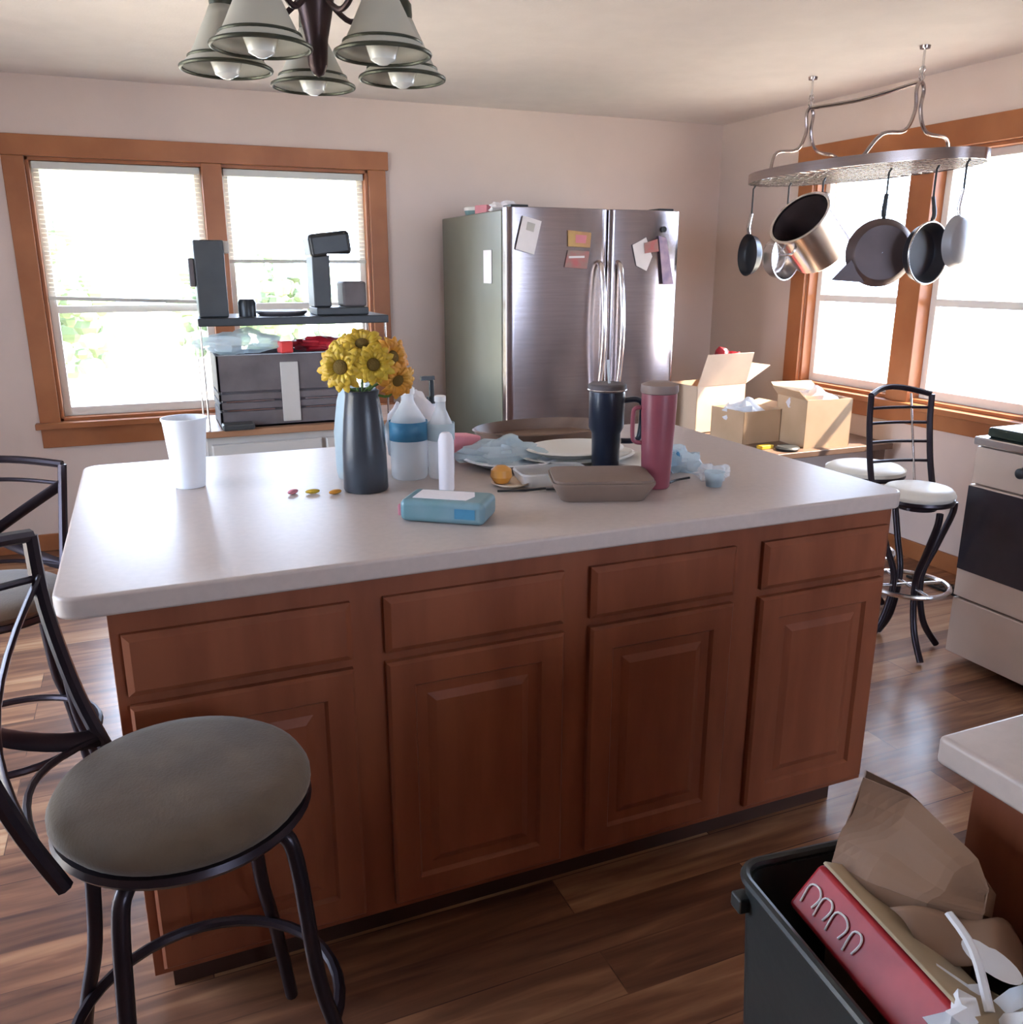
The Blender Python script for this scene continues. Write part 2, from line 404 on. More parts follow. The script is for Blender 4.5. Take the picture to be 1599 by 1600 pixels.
# outside: lawn and trees
o = MB().box(-25, 25, -12, 40, -.5, -.3).build('lawn', 'grass', smooth=False); tag(o, 'pale sunlit lawn outside the windows', 'lawn'); o['kind'] = 'structure'
def tree(x, y, h, r, seed, label):
    rnd = random.Random(seed)
    t = thing('leafy_tree', label, 'tree', (x, y, -.3), 0, 'trees outside the back window')
    MB().tube([(0,0,0), (.05,.02,h*.3), (0,.05,h*.7)], [.14,.1,.05], 8).build('trunk', 'bark', t)
    f = MB()
    for i in range(260):
        a = rnd.uniform(0, 2*PI); q = rnd.uniform(0, 1)**.5; zz = rnd.uniform(.18, 1)*h
        rr = r*q*(1-.5*abs(zz/h-.45))
        c = Vector((rr*math.cos(a), rr*math.sin(a), zz))
        f.ball(c, r*rnd.uniform(.05, .13), 6, 4, (1, 1, rnd.uniform(.6, 1)))
    f.build('crown', 'leaf', t, smooth=False)
tree(-1.7, 12, 2.3, 1.5, 1, 'pale green tree seen low through the left half of the back window')
tree(1.9, 15, 2.0, 1.5, 2, 'rounded shrub-like tree beyond the crate in the back window')

# ------------------------------------------------------------------ kitchen island
CX0, CX1, CY0, CY1 = -.107, 1.687, 1.561, 2.30
isl = thing('kitchen_island', 'orange-brown maple island cabinet with four doors and four drawer fronts', 'cabinet', (0,0,0))
b = MB().box(CX0, CX1, CY0, CY1, .10, .872)
b.build('cabinet_body', 'cab', isl, bevel=.002)
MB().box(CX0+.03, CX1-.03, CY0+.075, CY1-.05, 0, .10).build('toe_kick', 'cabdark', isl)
def raised_panel(b, xa, xb, za, zb, yf, frame=.055, t=.020):
    """door or drawer slab facing -y with a raised centre"""
    prof = [(0, 0.006), (.006, 0), (frame, 0), (frame+.006, .009), (frame+.028, .009), (frame+.045, .002)]
    loops = []
    for ins, dy in prof:
        loops.append([(xa+ins, yf+dy, za+ins), (xb-ins, yf+dy, za+ins), (xb-ins, yf+dy, zb-ins), (xa+ins, yf+dy, zb-ins)])
    vs = [(xa, yf+t, za), (xb, yf+t, za), (xb, yf+t, zb), (xa, yf+t, zb)]; fs = []
    for l in loops: vs += l
    n = len(loops)+1
    for k in range(n-1):
        for i in range(4):
            j = (i+1) % 4; fs.append((k*4+i, k*4+j, (k+1)*4+j, (k+1)*4+i))
    fs.append(tuple((n-1)*4+i for i in range(4))); fs.append((3,2,1,0))
    return b._add(vs, fs)
def flat_front(b, xa, xb, za, zb, yf, t=.020):
    return raised_panel_simple(b, xa, xb, za, zb, yf, t)
def raised_panel_simple(b, xa, xb, za, zb, yf, t):
    e = .012
    vs = [(xa, yf+t, za), (xb, yf+t, za), (xb, yf+t, zb), (xa, yf+t, zb),
          (xa, yf+.008, za), (xb, yf+.008, za), (xb, yf+.008, zb), (xa, yf+.008, zb),
          (xa+e, yf, za+e), (xb-e, yf, za+e), (xb-e, yf, zb-e), (xa+e, yf, zb-e)]
    fs = [(3,2,1,0), (8,9,10,11)]
    for k in (0, 4):
        for i in range(4):
            j = (i+1) % 4; fs.append((k+i, k+j, k+4+j, k+4+i))
    return b._add(vs, fs)
YF = CY0-.0195
for xa, xb in ((-.088, .315), (.380, .772), (.835, 1.212), (1.290, 1.672)):
    flat_front(MB(), xa, xb, .710, .828, YF).build('drawer', 'cab', isl, smooth=False)
    raised_panel(MB(), xa, xb, .122, .690, YF).build('door', 'cab', isl, smooth=False)
# end panels on the short sides
top = MB()
n = 10; R_ = .045; X0, X1, Y0_, Y1_ = -.186, 1.700, 1.528, 2.635
poly = []
for (cx, cy, a0) in ((X1-R_, Y1_-R_, 0), (X0+R_, Y1_-R_, 90), (X0+R_, Y0_+R_, 180), (X1-R_, Y0_+R_, 270)):
    for i in range(n+1):
        a = math.radians(a0+90*i/n); poly.append((cx+R_*math.cos(a), cy+R_*math.sin(a)))
top.prism(poly, .874, .915, 'z')
tag(top.build('countertop', 'lam', bevel=.007, seg=3), 'large pale laminate countertop with rounded edge on the island', 'countertop')

# ------------------------------------------------------------------ bar stools
def stool(label, loc, rz, seat_h=.715, seat_r=.19, bw=(.172,.205), bh=.42, bin_=.030, ladder=False, seat_m='seat', back=True, pinched=False, metal='blackmetal', th=.085, legrot=0, strap='blackmetal'):
    t = thing('bar_stool', label, 'stool', loc, rz, 'swivel bar stools in the kitchen')
    h = seat_h
    cu = MB().lathe([(.02, h-th+.012), (seat_r*.93, h-th+.012), (seat_r, h-th+.03), (seat_r*1.0, h-.035), (seat_r*.955, h-.020), (seat_r*.88, h-.010), (seat_r*.72, h-.004), (seat_r*.35, h), (.012, h+.001)], 48)
    cu.build('seat', seat_m, t)
    MB().lathe([(seat_r*.97, h-th-.004), (seat_r*1.0, h-th+.004), (seat_r*.98, h-th+.014)], 48).lathe([(.07, h-th-.03), (.07, h-th-.004)], 24).build('seat_base', metal, t)
    zt = h-th-.012
    for k in range(4):
        a = math.radians(legrot+45+90*k); ca, sa = math.cos(a), math.sin(a)
        if pinched: pr = [(.15, zt), (.145, zt-.05), (.10, zt-.17), (.055, zt-.30), (.085, .12), (.155, .012)]
        else: pr = [(.105, zt), (.155, zt-.012), (.178, zt-.06), (.20, h*.5), (.235, .22), (.278, .012)]
        MB().tube([(r*ca, r*sa, z) for r, z in pr], .0125, 10, smooth=6).build('leg', metal, t)
    if pinched: MB().ring((0,0,.27), .15, .010).tube([(-.15,0,.27),(.15,0,.27)], .007).tube([(0,-.15,.27),(0,.15,.27)], .007).build('footrest', 'chrome', t)
    else: MB().ring((0,0,.245), .213, .010).build('footrest', metal, t)
    if back:
        w0, w1 = bw
        up = lambda s, u: Vector((-(seat_r-bin_)-.085*u-.02*math.sin(PI*u), s*(w0+(w1-w0)*u), h-th+.01+u*bh))
        for s in (-1, 1):
            MB().tube([up(s, -.02), up(s, .3), up(s, .7), up(s, 1)], .012, 8, smooth=5, flat=1.0).build('back_post', metal, t)
        def cross(fu, bow=.05):
            return [up(-1, fu(0)).lerp(up(1, fu(0)), 0)] and [
                (lambda q: up(-1, fu(q)).lerp(up(1, fu(q)), q)+Vector((-bow*math.sin(PI*q), 0, 0)))(i/12) for i in range(13)]
        MB().tube(cross(lambda q: 1.0+.06*math.sin(PI*q), .07), .011, 8).build('top_rail', metal, t)
        if ladder:
            for u0 in (.30, .50, .70, .86): MB().tube(cross(lambda q: u0, .02), .006, 8).build('back_rail', metal, t)
            MB().tube([up(.45, .0)+Vector((-.01,0,0)), up(.45, 1.0)+Vector((-.03,0,0))], .010, 8, flat=.4).build('back_strap', strap, t)
            return t
        MB().tube(cross(lambda q: .82+.05*math.sin(PI*q), .07), .006, 8).build('back_rail', metal, t)
        MB().tube(cross(lambda q: .10+.05*math.sin(PI*q), .05), .006, 8).build('back_rail', metal, t)
        MB().tube(cross(lambda q: .10+.72*(q**1.35), .055), .016, 8, flat=.35).build('back_strap', strap, t)
        MB().tube(cross(lambda q: .10+.72*((1-q)**1.35), .062), .016, 8, flat=.35).build('back_strap', strap, t)
    return t
stool('taupe suede swivel bar stool with dark metal frame at the lower left', (-.012, 1.275, 0), math.radians(-10), legrot=21, th=.075, bw=(.16,.20), bh=.385, bin_=.052)
stool('dark-framed bar stool partly out of view beyond the left end of the island', (-.43, 2.42, 0), math.radians(-86), seat_h=.665, bh=.30, th=.06, seat_m='seat', legrot=10)
stool('small cream-seated bar stool with rail back beside the stove', (2.625, 2.315, 0), math.radians(-105), seat_h=.665, seat_r=.13, bw=(.125,.125), bh=.36, ladder=True, seat_m='cream', pinched=True, legrot=43, th=.06, strap='chrome')
stool('backless round white stool between the island and the cardboard boxes', (2.76, 2.72, 0), 0, seat_h=.655, seat_r=.16, seat_m='cream', back=False, pinched=True, th=.05, legrot=30)

# ------------------------------------------------------------------ refrigerator
FX0, FX1, FY, FZ = 1.64, 2.60, 3.97, 1.722
fr = thing('refrigerator', 'tall stainless french-door refrigerator with grey sides and paper notes', 'refrigerator', (0,0,0))
MB().box(FX0, FX1, FY+.07, 4.93, .02, FZ-.01).build('case', 'fridgeside', fr, bevel=.006)
MB().box(FX0+.01, FX1-.01, FY+.056, FY+.07, .06, FZ-.02).build('gasket', 'gasket', fr)
SPL = 2.185
BUL = .022
def door_y(x, xa, xb):
    u = (x-xa)/(xb-xa); e = min(u, 1-u)
    return FY - BUL*math.sin(PI*min(1, max(0, u))) + .012*max(0, 1-e/.04)**2
def fdoor(name, xa, xb, za, zb):
    n = 28; b = MB(); fpts = [(xa+(xb-xa)*i/n) for i in range(n+1)]
    poly = [(x, door_y(x, xa, xb)) for x in fpts]+[(xb, FY+.055), (xa, FY+.055)]
    b.prism(poly, za, zb, 'z'); return b.build(name, 'brushed', fr, bevel=.003)
d1 = fdoor('door', FX0, SPL-.003, .60, FZ); d2 = fdoor('door', SPL+.003, FX1, .60, FZ)
dd = fdoor('freezer_drawer', FX0, FX1, .09, .592)
MB().box(FX0+.04, FX1-.04, FY+.03, FY+.12, .0, .085).build('kick_grille', 'charcoal', fr)
for par, x in ((d1, 2.132), (d2, 2.238)):
    MB().tube([(x, FY-.005, 1.47), (x, FY-.038, 1.44), (x+.004, FY-.058, 1.30), (x+.006, FY-.066, 1.15), (x+.004, FY-.058, .98), (x, FY-.038, .84), (x, FY-.005, .81)], .0145, 12, smooth=6).build('handle', 'handle', par)
MB().tube([(FX0+.12, FY-.01, .52), (FX0+.15, FY-.055, .52), (FX1-.15, FY-.055, .52), (FX1-.12, FY-.01, .52)], .013, 12, smooth=5).build('handle', 'handle', dd)
for xa in (FX0+.03, FX1-.12): MB().box(xa, xa+.09, FY+.02, FY+.12, FZ-.01, FZ+.012).build('hinge_cover', 'charcoal', fr, bevel=.003)

def sheet(name, pts, m, label, cat, group, th=.0015, lines=None):
    """paper on the fridge front: pts (x,z) corners"""
    xs = [p[0] for p in pts]; y = min(door_y(min(xs), FX0, SPL) if max(xs) < SPL else door_y(min(xs), SPL, FX1), door_y(max(xs), FX0, SPL) if max(xs) < SPL else door_y(max(xs), SPL, FX1), FY-BUL if True else 0)-.004
    b = MB().prism(pts, y-th, y); o = b.build(name, m, smooth=False); tag(o, label, cat, group)
    return o, y-th
G = 'notes and photos on the refrigerator'
def ln(par, pts, y, m): MB().prism(pts, y-.0008, y-.0001).build('printed_patch', m, par, smooth=False)
o, y = sheet('note_paper', [(1.712,1.682),(1.808,1.658),(1.770,1.506),(1.674,1.530)], 'paper', 'tilted white note at the upper left of the refrigerator door', 'note', G)
ln(o, [(1.735,1.655),(1.775,1.645),(1.766,1.608),(1.727,1.618)], y, 'greypaint')
M['photo_a'] = mat('photo_print_warm', (.42,.20,.12), .5, col2=(.50,.32,.12), scale=14)
M['photo_b'] = mat('photo_print_red', (.42,.12,.12), .5, col2=(.28,.20,.17), scale=18)
M['photo_c'] = mat('photo_print_violet', (.28,.22,.34), .5, col2=(.45,.33,.42), scale=22)
o, y = sheet('photo_print', [(1.948,1.620),(2.075,1.610),(2.070,1.540),(1.950,1.545)], 'photo_a', 'upper warm-coloured photo beside the door handles', 'photo', G)
ln(o, [(1.99,1.60),(2.05,1.597),(2.045,1.56),(1.99,1.562)], y, 'pinkpale')
o, y = sheet('photo_print', [(1.950,1.528),(2.068,1.524),(2.055,1.440),(1.932,1.448)], 'photo_b', 'lower reddish photo beside the door handles', 'photo', G)
ln(o, [(1.955,1.500),(2.040,1.502),(2.040,1.492),(1.955,1.490)], y, 'paper')
o, y = sheet('note_paper', [(2.308,1.555),(2.385,1.592),(2.425,1.50),(2.395,1.43),(2.335,1.455)], 'paper', 'crooked white paper on the right refrigerator door', 'note', G)
o, y = sheet('photo_print', [(2.372,1.565),(2.45,1.585),(2.46,1.525),(2.378,1.515)], 'photo_b', 'small pinkish photo overlapping the crooked white paper', 'photo', G); o.location.y = -.004
o, y = sheet('photo_strip', [(2.455,1.600),(2.500,1.590),(2.555,1.365),(2.492,1.362)], 'photo_c', 'long narrow violet photo strip on the right refrigerator door', 'photo', G); o.location.y = -.006
tag(MB().lathe([(.014,0),(.014,.006)], 20, c=(2.488, FY-BUL-.001, 1.632), rot=(PI/2,0,0)).build('fridge_magnet', 'charcoal'), 'round dark magnet at the top right of the refrigerator', 'magnet')
# notes on the fridge side
GS = 'papers on the refrigerator side'
tag(MB().box(FX0-.004, FX0-.001, 4.16, 4.27, 1.37, 1.53).build('note_paper', 'paper'), 'pale note stuck on the side of the refrigerator', 'note', GS)
# things on top of the fridge
o = thing('teal_tub', 'small teal and white tub on top of the refrigerator', 'tub', (1.74, 4.66, FZ-.01))
MB().lathe([(.05,0),(.058,.03)], 24).build('tub_body', 'teal', o); MB().lathe([(.06,.03),(.06,.045),(.05,.05)], 24).build('lid', 'white', o)
tag(MB().box(-.05,.05,-.05,.05,0,.045).build('snack_box', 'pinkpale', bevel=.004), 'small pinkish box beside the tub on the refrigerator', 'box', None, (1.73, 4.44, FZ-.01), .3)
o = thing('plastic_bag', 'crumpled pale plastic bag on top of the refrigerator', 'bag', (1.74, 4.22, FZ-.01)); 
def crumple(c, r, seed, sc=(1,1,.5), n=20, m=14, amp=.28):
    rnd = random.Random(seed); b = MB().ball((0,0,0), 1, n, m); out = []
    ph = [rnd.uniform(0, 6.28) for _ in range(9)]
    for p in b.v:
        p = Vector(p); k = 1+amp*(math.sin(5*p.x+ph[0])*math.sin(4*p.y+ph[1])+.6*math.sin(9*p.z+7*p.x+ph[2])*math.sin(8*p.y+ph[3])+.3*math.sin(15*p.x+ph[4])*math.sin(14*p.z+ph[5]))
        q = p*k*r; out.append((c[0]+q.x*sc[0], c[1]+q.y*sc[1], max(c[2]+q.z*sc[2], 0)))
    b.v = out; return b
crumple((0,0,.018), .07, 3, (1.1,1.1,.45)).build('bag_film', 'tissue', o)

# ------------------------------------------------------------------ sideboard, crate, coffee things at the back window
SB = thing('sideboard', 'grey-painted sideboard with a brown wooden top below the back window', 'sideboard', (0,0,0))
MB().box(.18, 1.30, 4.02, 4.50, .715, .745).build('top', 'woodtop', SB, bevel=.004)
MB().box(.22, 1.26, 4.05, 4.47, .08, .715).build('body', 'greypaint', SB, bevel=.003)
for xa in (.24, .75): 
    d = raised_panel(MB(), xa, xa+.49, .12, .68, 4.031).build('door', 'greypaint', SB, smooth=False)
    MB().ball((xa+(.44 if xa < .5 else .05), 4.02, .45), .014).build('knob', 'chrome', d)
for x in (.25, 1.23):
    for y in (4.08, 4.44): MB().box(x-.025, x+.025, y-.025, y+.025, 0, .08).build('foot', 'greypaint', SB)
cr = thing('storage_crate', 'dark grey-brown slatted storage crate with a pale centre strap on the sideboard', 'crate', (.60, 4.22, .745))
bb = MB(); W_, D_, H_ = .31, .155, .325
bb.box(-W_, W_, -D_, D_, 0, .012)
for z0_, z1_ in ((0.0,.075),(.085,.115),(.125,.155),(.165,H_)):
    bb.box(-W_, W_, -D_, -D_+.012, z0_, z1_); bb.box(-W_, W_, D_-.012, D_, z0_, z1_)
    bb.box(-W_, -W_+.012, -D_, D_, z0_, z1_); bb.box(W_-.012, W_, -D_, D_, z0_, z1_)
bb.box(-W_+.014, W_-.014, -D_+.014, D_-.014, .01, H_-.02)
bb.build('crate_body', 'slate', cr, bevel=.002)
MB().box(-.035, .045, -D_-.008, -D_, .02, .29).build('strap', 'greypaint', cr, bevel=.003)
MB().box(-W_+.03, -.07, -D_-.004, -D_, .078, .083).box(-W_+.03, -.07, -D_-.004, -D_, .118, .123).box(.07, W_-.03, -D_-.004, -D_, .078, .083).box(.07, W_-.03, -D_-.004, -D_, .118, .123).build('slot_trim', 'chrome', cr)
cz = .745+H_
o = thing('clear_food_bag', 'pale translucent bag lying on the left of the crate', 'bag', (.42, 4.2, cz)); crumple((0,0,.045), .15, 5, (1.15,.85,.34)).build('bag_film', 'filmblue', o)
tag(MB().box(-.03,.03,-.03,.03,0,.055).build('red_carton', 'red', bevel=.008), 'small bright red carton in the middle of the crate top', 'carton', None, (.60, 4.11, cz), .2)
o = thing('red_packet', 'long dark red packet on the right of the crate', 'packet', (.79, 4.18, cz)); crumple((0,0,.03), .13, 9, (1.15,.6,.26)).build('wrap', 'redwrap', o)
sh = thing('counter_shelf', 'black raised shelf standing over the crate at the back window', 'shelf', (0,0,.745))
MB().box(.23, 1.07, 4.03, 4.42, .455, .490).build('shelf_board', 'black', sh, bevel=.004)
for x in (.237, 1.055):
    for y in (4.04, 4.41): MB().tube([(x,y,0),(x,y,.455)], .005, 8).build('leg', 'chrome', sh)
zs = 1.2355
t = thing('air_purifier', 'tall narrow black appliance on the left end of the black shelf', 'appliance', (.305, 4.16, zs))
MB().box(-.062,.062,-.07,.07,0,.325).build('housing', 'charcoal', t, bevel=.006)
MB().box(-.085,-.063,-.03,.03,.13,.25).build('side_tank', 'slate', t, bevel=.004)
MB().box(.03,.085,-.055,.03,.27,.322).build('grip', 'greypaint', t, bevel=.004)
tag(MB().lathe([(.038,0),(.04,.06),(.032,.075)], 24).build('small_jar', 'black'), 'small black jar beside the tall black appliance', 'jar', None, (.45, 4.14, zs))
tag(MB().lathe([(.10,0),(.115,.012),(.115,.02)], 28).build('dark_tray', 'slate'), 'flat grey dish in the middle of the black shelf', 'dish', None, (.61, 4.2, zs))
t = thing('coffee_maker', 'black pod coffee maker with grey water tank on the black shelf', 'coffee maker', (.85, 4.18, zs))
MB().box(-.10,.14,-.10,.10,0,.035).build('base', 'charcoal', t, bevel=.006)
MB().box(-.105,-.025,-.075,.075,.035,.27).build('column', 'charcoal', t, bevel=.008)
MB().box(-.115,.075,-.085,.085,.26,.365, (0,-.12,0)).build('brew_head', 'black', t, bevel=.02, seg=3)
MB().box(-.04,.06,-.09,-.07,.262,.272).build('trim_band', 'chrome', t, bevel=.002)
MB().box(.03,.14,-.07,.07,.035,.15).build('water_tank', 'slate', t, bevel=.012)
tag(MB().box(-.07,.07,-.05,.05,0,.03).build('folded_cloth', 'charcoal', bevel=.01), 'folded dark cloth on the sideboard in front of the crate', 'cloth', None, (.36, 4.045, .745), 0)

# ------------------------------------------------------------------ wooden bench and cardboard boxes in the right corner
bt = thing('low_table', 'low brown wooden table holding cardboard boxes in the right corner', 'table', (0,0,0))
TZ = .58
MB().box(2.68, 3.50, 3.28, 4.30, TZ-.03, TZ).build('tabletop', 'darkwood', bt, bevel=.004)
for x in (2.73, 3.45):
    for y in (3.33, 4.25): MB().box(x-.025, x+.025, y-.025, y+.025, 0, TZ-.03).build('leg', 'darkwood', bt, bevel=.003)
def carton(label, loc, rz, L, W2, H, m, flaps=(), ry=0, inner='card'):
    t = thing('cardboard_box', label, 'box', loc, rz, 'cardboard boxes on the low table')
    t.rotation_euler[1] = ry
    a = .004; b = MB().box(-L/2, L/2, -W2/2, W2/2, 0, a)
    b.box(-L/2, L/2, -W2/2, -W2/2+a, a, H).box(-L/2, L/2, W2/2-a, W2/2, a, H).box(-L/2, -L/2+a, -W2/2, W2/2, a, H).box(L/2-a, L/2, -W2/2, W2/2, a, H)
    b.build('carton_wall', m, t, smooth=False)
    for (side, ang, ln_) in flaps:
        ca, sa = math.cos(ang), math.sin(ang)
        if side == 'back': v = [(-L/2, W2/2, H), (L/2, W2/2, H), (L/2-.01, W2/2+ln_*ca, H+ln_*sa), (-L/2+.01, W2/2+ln_*ca, H+ln_*sa)]
        if side == 'front': v = [(-L/2, -W2/2, H), (L/2, -W2/2, H), (L/2-.01, -W2/2-ln_*ca, H+ln_*sa), (-L/2+.01, -W2/2-ln_*ca, H+ln_*sa)]
        if side == 'left': v = [(-L/2, -W2/2, H), (-L/2, W2/2, H), (-L/2-ln_*ca, W2/2-.01, H+ln_*sa), (-L/2-ln_*ca, -W2/2+.01, H+ln_*sa)]
        if side == 'right': v = [(L/2, -W2/2, H), (L/2, W2/2, H), (L/2+ln_*ca, W2/2-.01, H+ln_*sa), (L/2+ln_*ca, -W2/2+.01, H+ln_*sa)]
        MB()._add(v, [(0,1,2,3)]).build('flap', m, t, smooth=False, solid=.004)
    return t
carton('open cardboard box with white papers, nearest the island corner', (2.87, 3.68, TZ), .05, .24, .26, .165, 'card', [('right', .3, .07)])
o = thing('paper_stack', 'crumpled bluish white papers sticking out of the near open box', 'papers', (2.86, 3.68, TZ+.006)); crumple((0,0,.13), .10, 12, (.95,1.0,.62)).build('paper', 'foam', o)
carton('large pale cardboard box with raised flap beside the refrigerator', (2.86, 4.02, TZ+.006), .10, .34, .24, .25, 'cardpale', [('front', 1.25, .18), ('right', .45, .20)])
o = thing('red_bag', 'red bag showing above the large pale box', 'bag', (3.0, 4.04, TZ+.012)); crumple((0,0,.30), .11, 14, (.85,.7,1.0)).build('bag_film', 'redwrap', o)
carton('tall brown cardboard box closest to the right window', (3.12, 3.46, TZ), -.12, .26, .26, .24, 'card', [('left', .8, .06), ('back', .5, .1)])
o = thing('white_bag', 'whitish crumpled bag on top of the tall brown box', 'bag', (3.12, 3.46, TZ+.006)); crumple((0,0,.20), .125, 15, (.9,.9,.55)).build('bag_film', 'tissue', o)
tag(MB().box(-.04,.04,-.02,.02,0,.02).build('yellow_packet', 'petal', bevel=.004), 'small yellow packet on the edge of the low table', 'packet', None, (2.80, 3.42, TZ), .1)
tag(MB().lathe([(.05,0),(.06,.012),(.05,.02)], 24).build('dark_dish', 'charcoal'), 'small dark dish on the low table before the tall box', 'dish', None, (2.88, 3.35, TZ))

# ------------------------------------------------------------------ stove
SX, SY0, SY1, SZ = 2.70, 1.40, 2.17, .868
st = thing('stove', 'almond freestanding stove with dark oven window under the right window', 'stove', (0,0,0))
MB().box(SX+.03, 3.36, SY0, SY1, .03, SZ-.03).build('body', 'stove', st, bevel=.004)
MB().box(SX+.0, 3.40, SY0-.005, SY1+.005, SZ-.03, SZ).build('cooktop_rim', 'chrome', st, bevel=.006)
MB().box(SX+.03, 3.34, SY0+.02, SY1-.02, SZ, SZ+.035).build('cooktop', 'cooktop', st, bevel=.010)
MB().box(3.34, 3.42, SY0, SY1, SZ, SZ+.03).build('backguard', 'stove', st, bevel=.006)
MB().box(SX+.008, SX+.03, SY0+.005, SY1-.005, .70, SZ-.035).build('control_panel', 'stove', st, bevel=.003)
for k in range(4):
    MB().lathe([(.020,0),(.018,.022),(.012,.026)], 20, c=(SX+.008, SY0+.12+.15*k+(.0), .775), rot=(0,-PI/2,0)).build('knob', 'charcoal', st)
d = MB().box(SX, SX+.03, SY0+.003, SY1-.003, .270, .695).build('oven_door', 'stove', st, bevel=.004)
MB().box(SX-.003, SX+.002, SY0+.003, SY1-.003, .375, .690).build('oven_window', 'ovenglass', d, bevel=.002)
MB().box(SX, SX+.03, SY0+.003, SY1-.003, .045, .262).build('storage_drawer', 'stove', st, bevel=.004)
for k, (gx, gy) in enumerate(((2.88,1.60),(2.88,1.97),(3.18,1.60),(3.18,1.97))):
    MB().ring((gx,gy,SZ+.037), .075, .004).ring((gx,gy,SZ+.037), .04, .003).build('burner', 'black', st)
# floor vent
vt = MB().box(0,.10,0,.30,0,.012)
for k in range(9): vt.box(.01,.09,.012+.032*k,.02+.032*k,.012,.016)
tag(vt.build('floor_grille', 'black', bevel=.001), 'low black slatted grille on the floor beside the stove', 'grille', None, (3.30, 2.62, 0))

# ------------------------------------------------------------------ near counter and cabinet at the right
tag(MB().box(.817, 1.47, -.9, .648, .878, .915).build('countertop', 'lam', bevel=.007, seg=3), 'pale laminate countertop corner at the right edge of the picture', 'countertop')
nc = thing('base_cabinet', 'orange maple base cabinet behind the black trash bin', 'cabinet', (0,0,0))
MB().box(.842, 1.45, -.88, .612, .10, .876).build('body', 'cab', nc, bevel=.002)
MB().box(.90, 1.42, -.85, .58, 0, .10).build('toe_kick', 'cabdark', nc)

# ------------------------------------------------------------------ trash bin and rubbish
bn = thing('trash_bin', 'open black plastic trash bin overflowing with packaging at the lower right', 'trash bin', (.689, .519, 0), math.radians(-6))
def rr(hx, hy, r, n=5):
    p = []
    for (cx, cy, a0) in ((hx-r, hy-r, 0), (-hx+r, hy-r, 90), (-hx+r, -hy+r, 180), (hx-r, -hy+r, 270)):
        for i in range(n+1):
            a = math.radians(a0+90*i/n); p.append((cx+r*math.cos(a), cy+r*math.sin(a)))
    return p
def loft(b, loops):
    n = len(loops[0][0]); vs = []; fs = []
    for lp, z in loops: vs += [(x, y, z) for x, y in lp]
    for k in range(len(loops)-1):
        for i in range(n):
            j = (i+1) % n; fs.append((k*n+i, k*n+j, (k+1)*n+j, (k+1)*n+i))
    fs.append(tuple(range(n-1, -1, -1))); fs.append(tuple((len(loops)-1)*n+i for i in range(n)))
    return b._add(vs, fs)
BZ = .74
loft(MB(), [(rr(.085,.155,.03), .0), (rr(.104,.198,.03), BZ-.05), (rr(.106,.202,.03), BZ-.01), (rr(.098,.194,.026), BZ-.008), (rr(.094,.19,.026), BZ-.06), (rr(.078,.148,.026), .02)]).build('bin_shell', 'binp', bn)
MB().tube([(x, y, BZ-.004) for x, y in rr(.106,.202,.032,6)], .0065, 8, closed=True).build('rim', 'binp', bn)
MB().box(-.118,-.100,.168,.190,BZ-.045,BZ-.025).build('latch', 'binp', bn, bevel=.003)
# kraft bag standing in the bin
kb = thing('paper_bag', 'brown kraft paper bag standing crookedly in the trash bin', 'paper bag', (.70, .6, .62))
def poly_at(P, u):
    k = u*(len(P)-1); i = min(int(k), len(P)-2); return Vector(P[i]).lerp(Vector(P[i+1]), k-i)
FT = [(.721,.66,.874), (.760,.62,.861), (.768,.54,.836), (.764,.52,.815)]      # mouth edge nearest the room
FM = [(.700,.672,.758), (.695,.61,.775), (.715,.555,.785), (.752,.512,.790)]   # crease
FB = [(.690,.65,.50), (.695,.60,.50), (.705,.55,.50), (.720,.50,.50)]
BT = [(.750,.685,.862), (.785,.650,.845), (.795,.575,.815), (.785,.525,.795)]
BB_ = [(.760,.67,.50), (.775,.63,.50), (.78,.58,.50), (.77,.53,.50)]
O = Vector((.70,.6,.62))
b = MB()
wob = lambda u, v, k: Vector((.004*math.sin(7*u+k), .004*math.sin(6*v+5*u+k), .004*math.sin(8*v+3*u+k)))
b.grid(lambda u, v: poly_at(FM, u).lerp(poly_at(FT, u), v)-O+wob(u, v, 0)*math.sin(PI*v), 16, 8)
b.grid(lambda u, v: poly_at(FB, u).lerp(poly_at(FM, u), v)-O, 16, 6)
b.grid(lambda u, v: poly_at(BT, u).lerp(poly_at(BB_, u), v)-O+wob(u, v, 2)*math.sin(PI*v), 16, 8)
b.grid(lambda u, v: Vector(FT[0]).lerp(Vector(BT[0]), u).lerp(Vector(FM[0]).lerp(Vector(BT[0])+Vector((0,0,-.11)), u), v)-O, 6, 6)
b.grid(lambda u, v: Vector(FM[0]).lerp(Vector(BT[0])+Vector((0,0,-.11)), u).lerp(Vector(FB[0]).lerp(Vector(BB_[0]), u), v)-O, 6, 6)
b.grid(lambda u, v: Vector(FT[3]).lerp(Vector(BT[3]), u).lerp(Vector(FM[3]).lerp(Vector(BT[3])+Vector((0,0,-.03)), u), v)-O, 6, 3)
b.build('bag_wall', 'kraft', kb, solid=.0015, smooth=False)
L0 = [(.690,.575,.770), (.725,.535,.783), (.755,.508,.789), (.780,.500,.775)]
L1 = [(.690,.530,.760), (.710,.495,.768), (.740,.468,.768), (.785,.450,.750)]
MB().grid(lambda u, v: poly_at(L0, u).lerp(poly_at(L1, u), v)-O+Vector((0,0,.006*math.sin(9*u+3*v)-.012*v*v)), 14, 6).build('folded_lip', 'kraft', kb, solid=.0015)
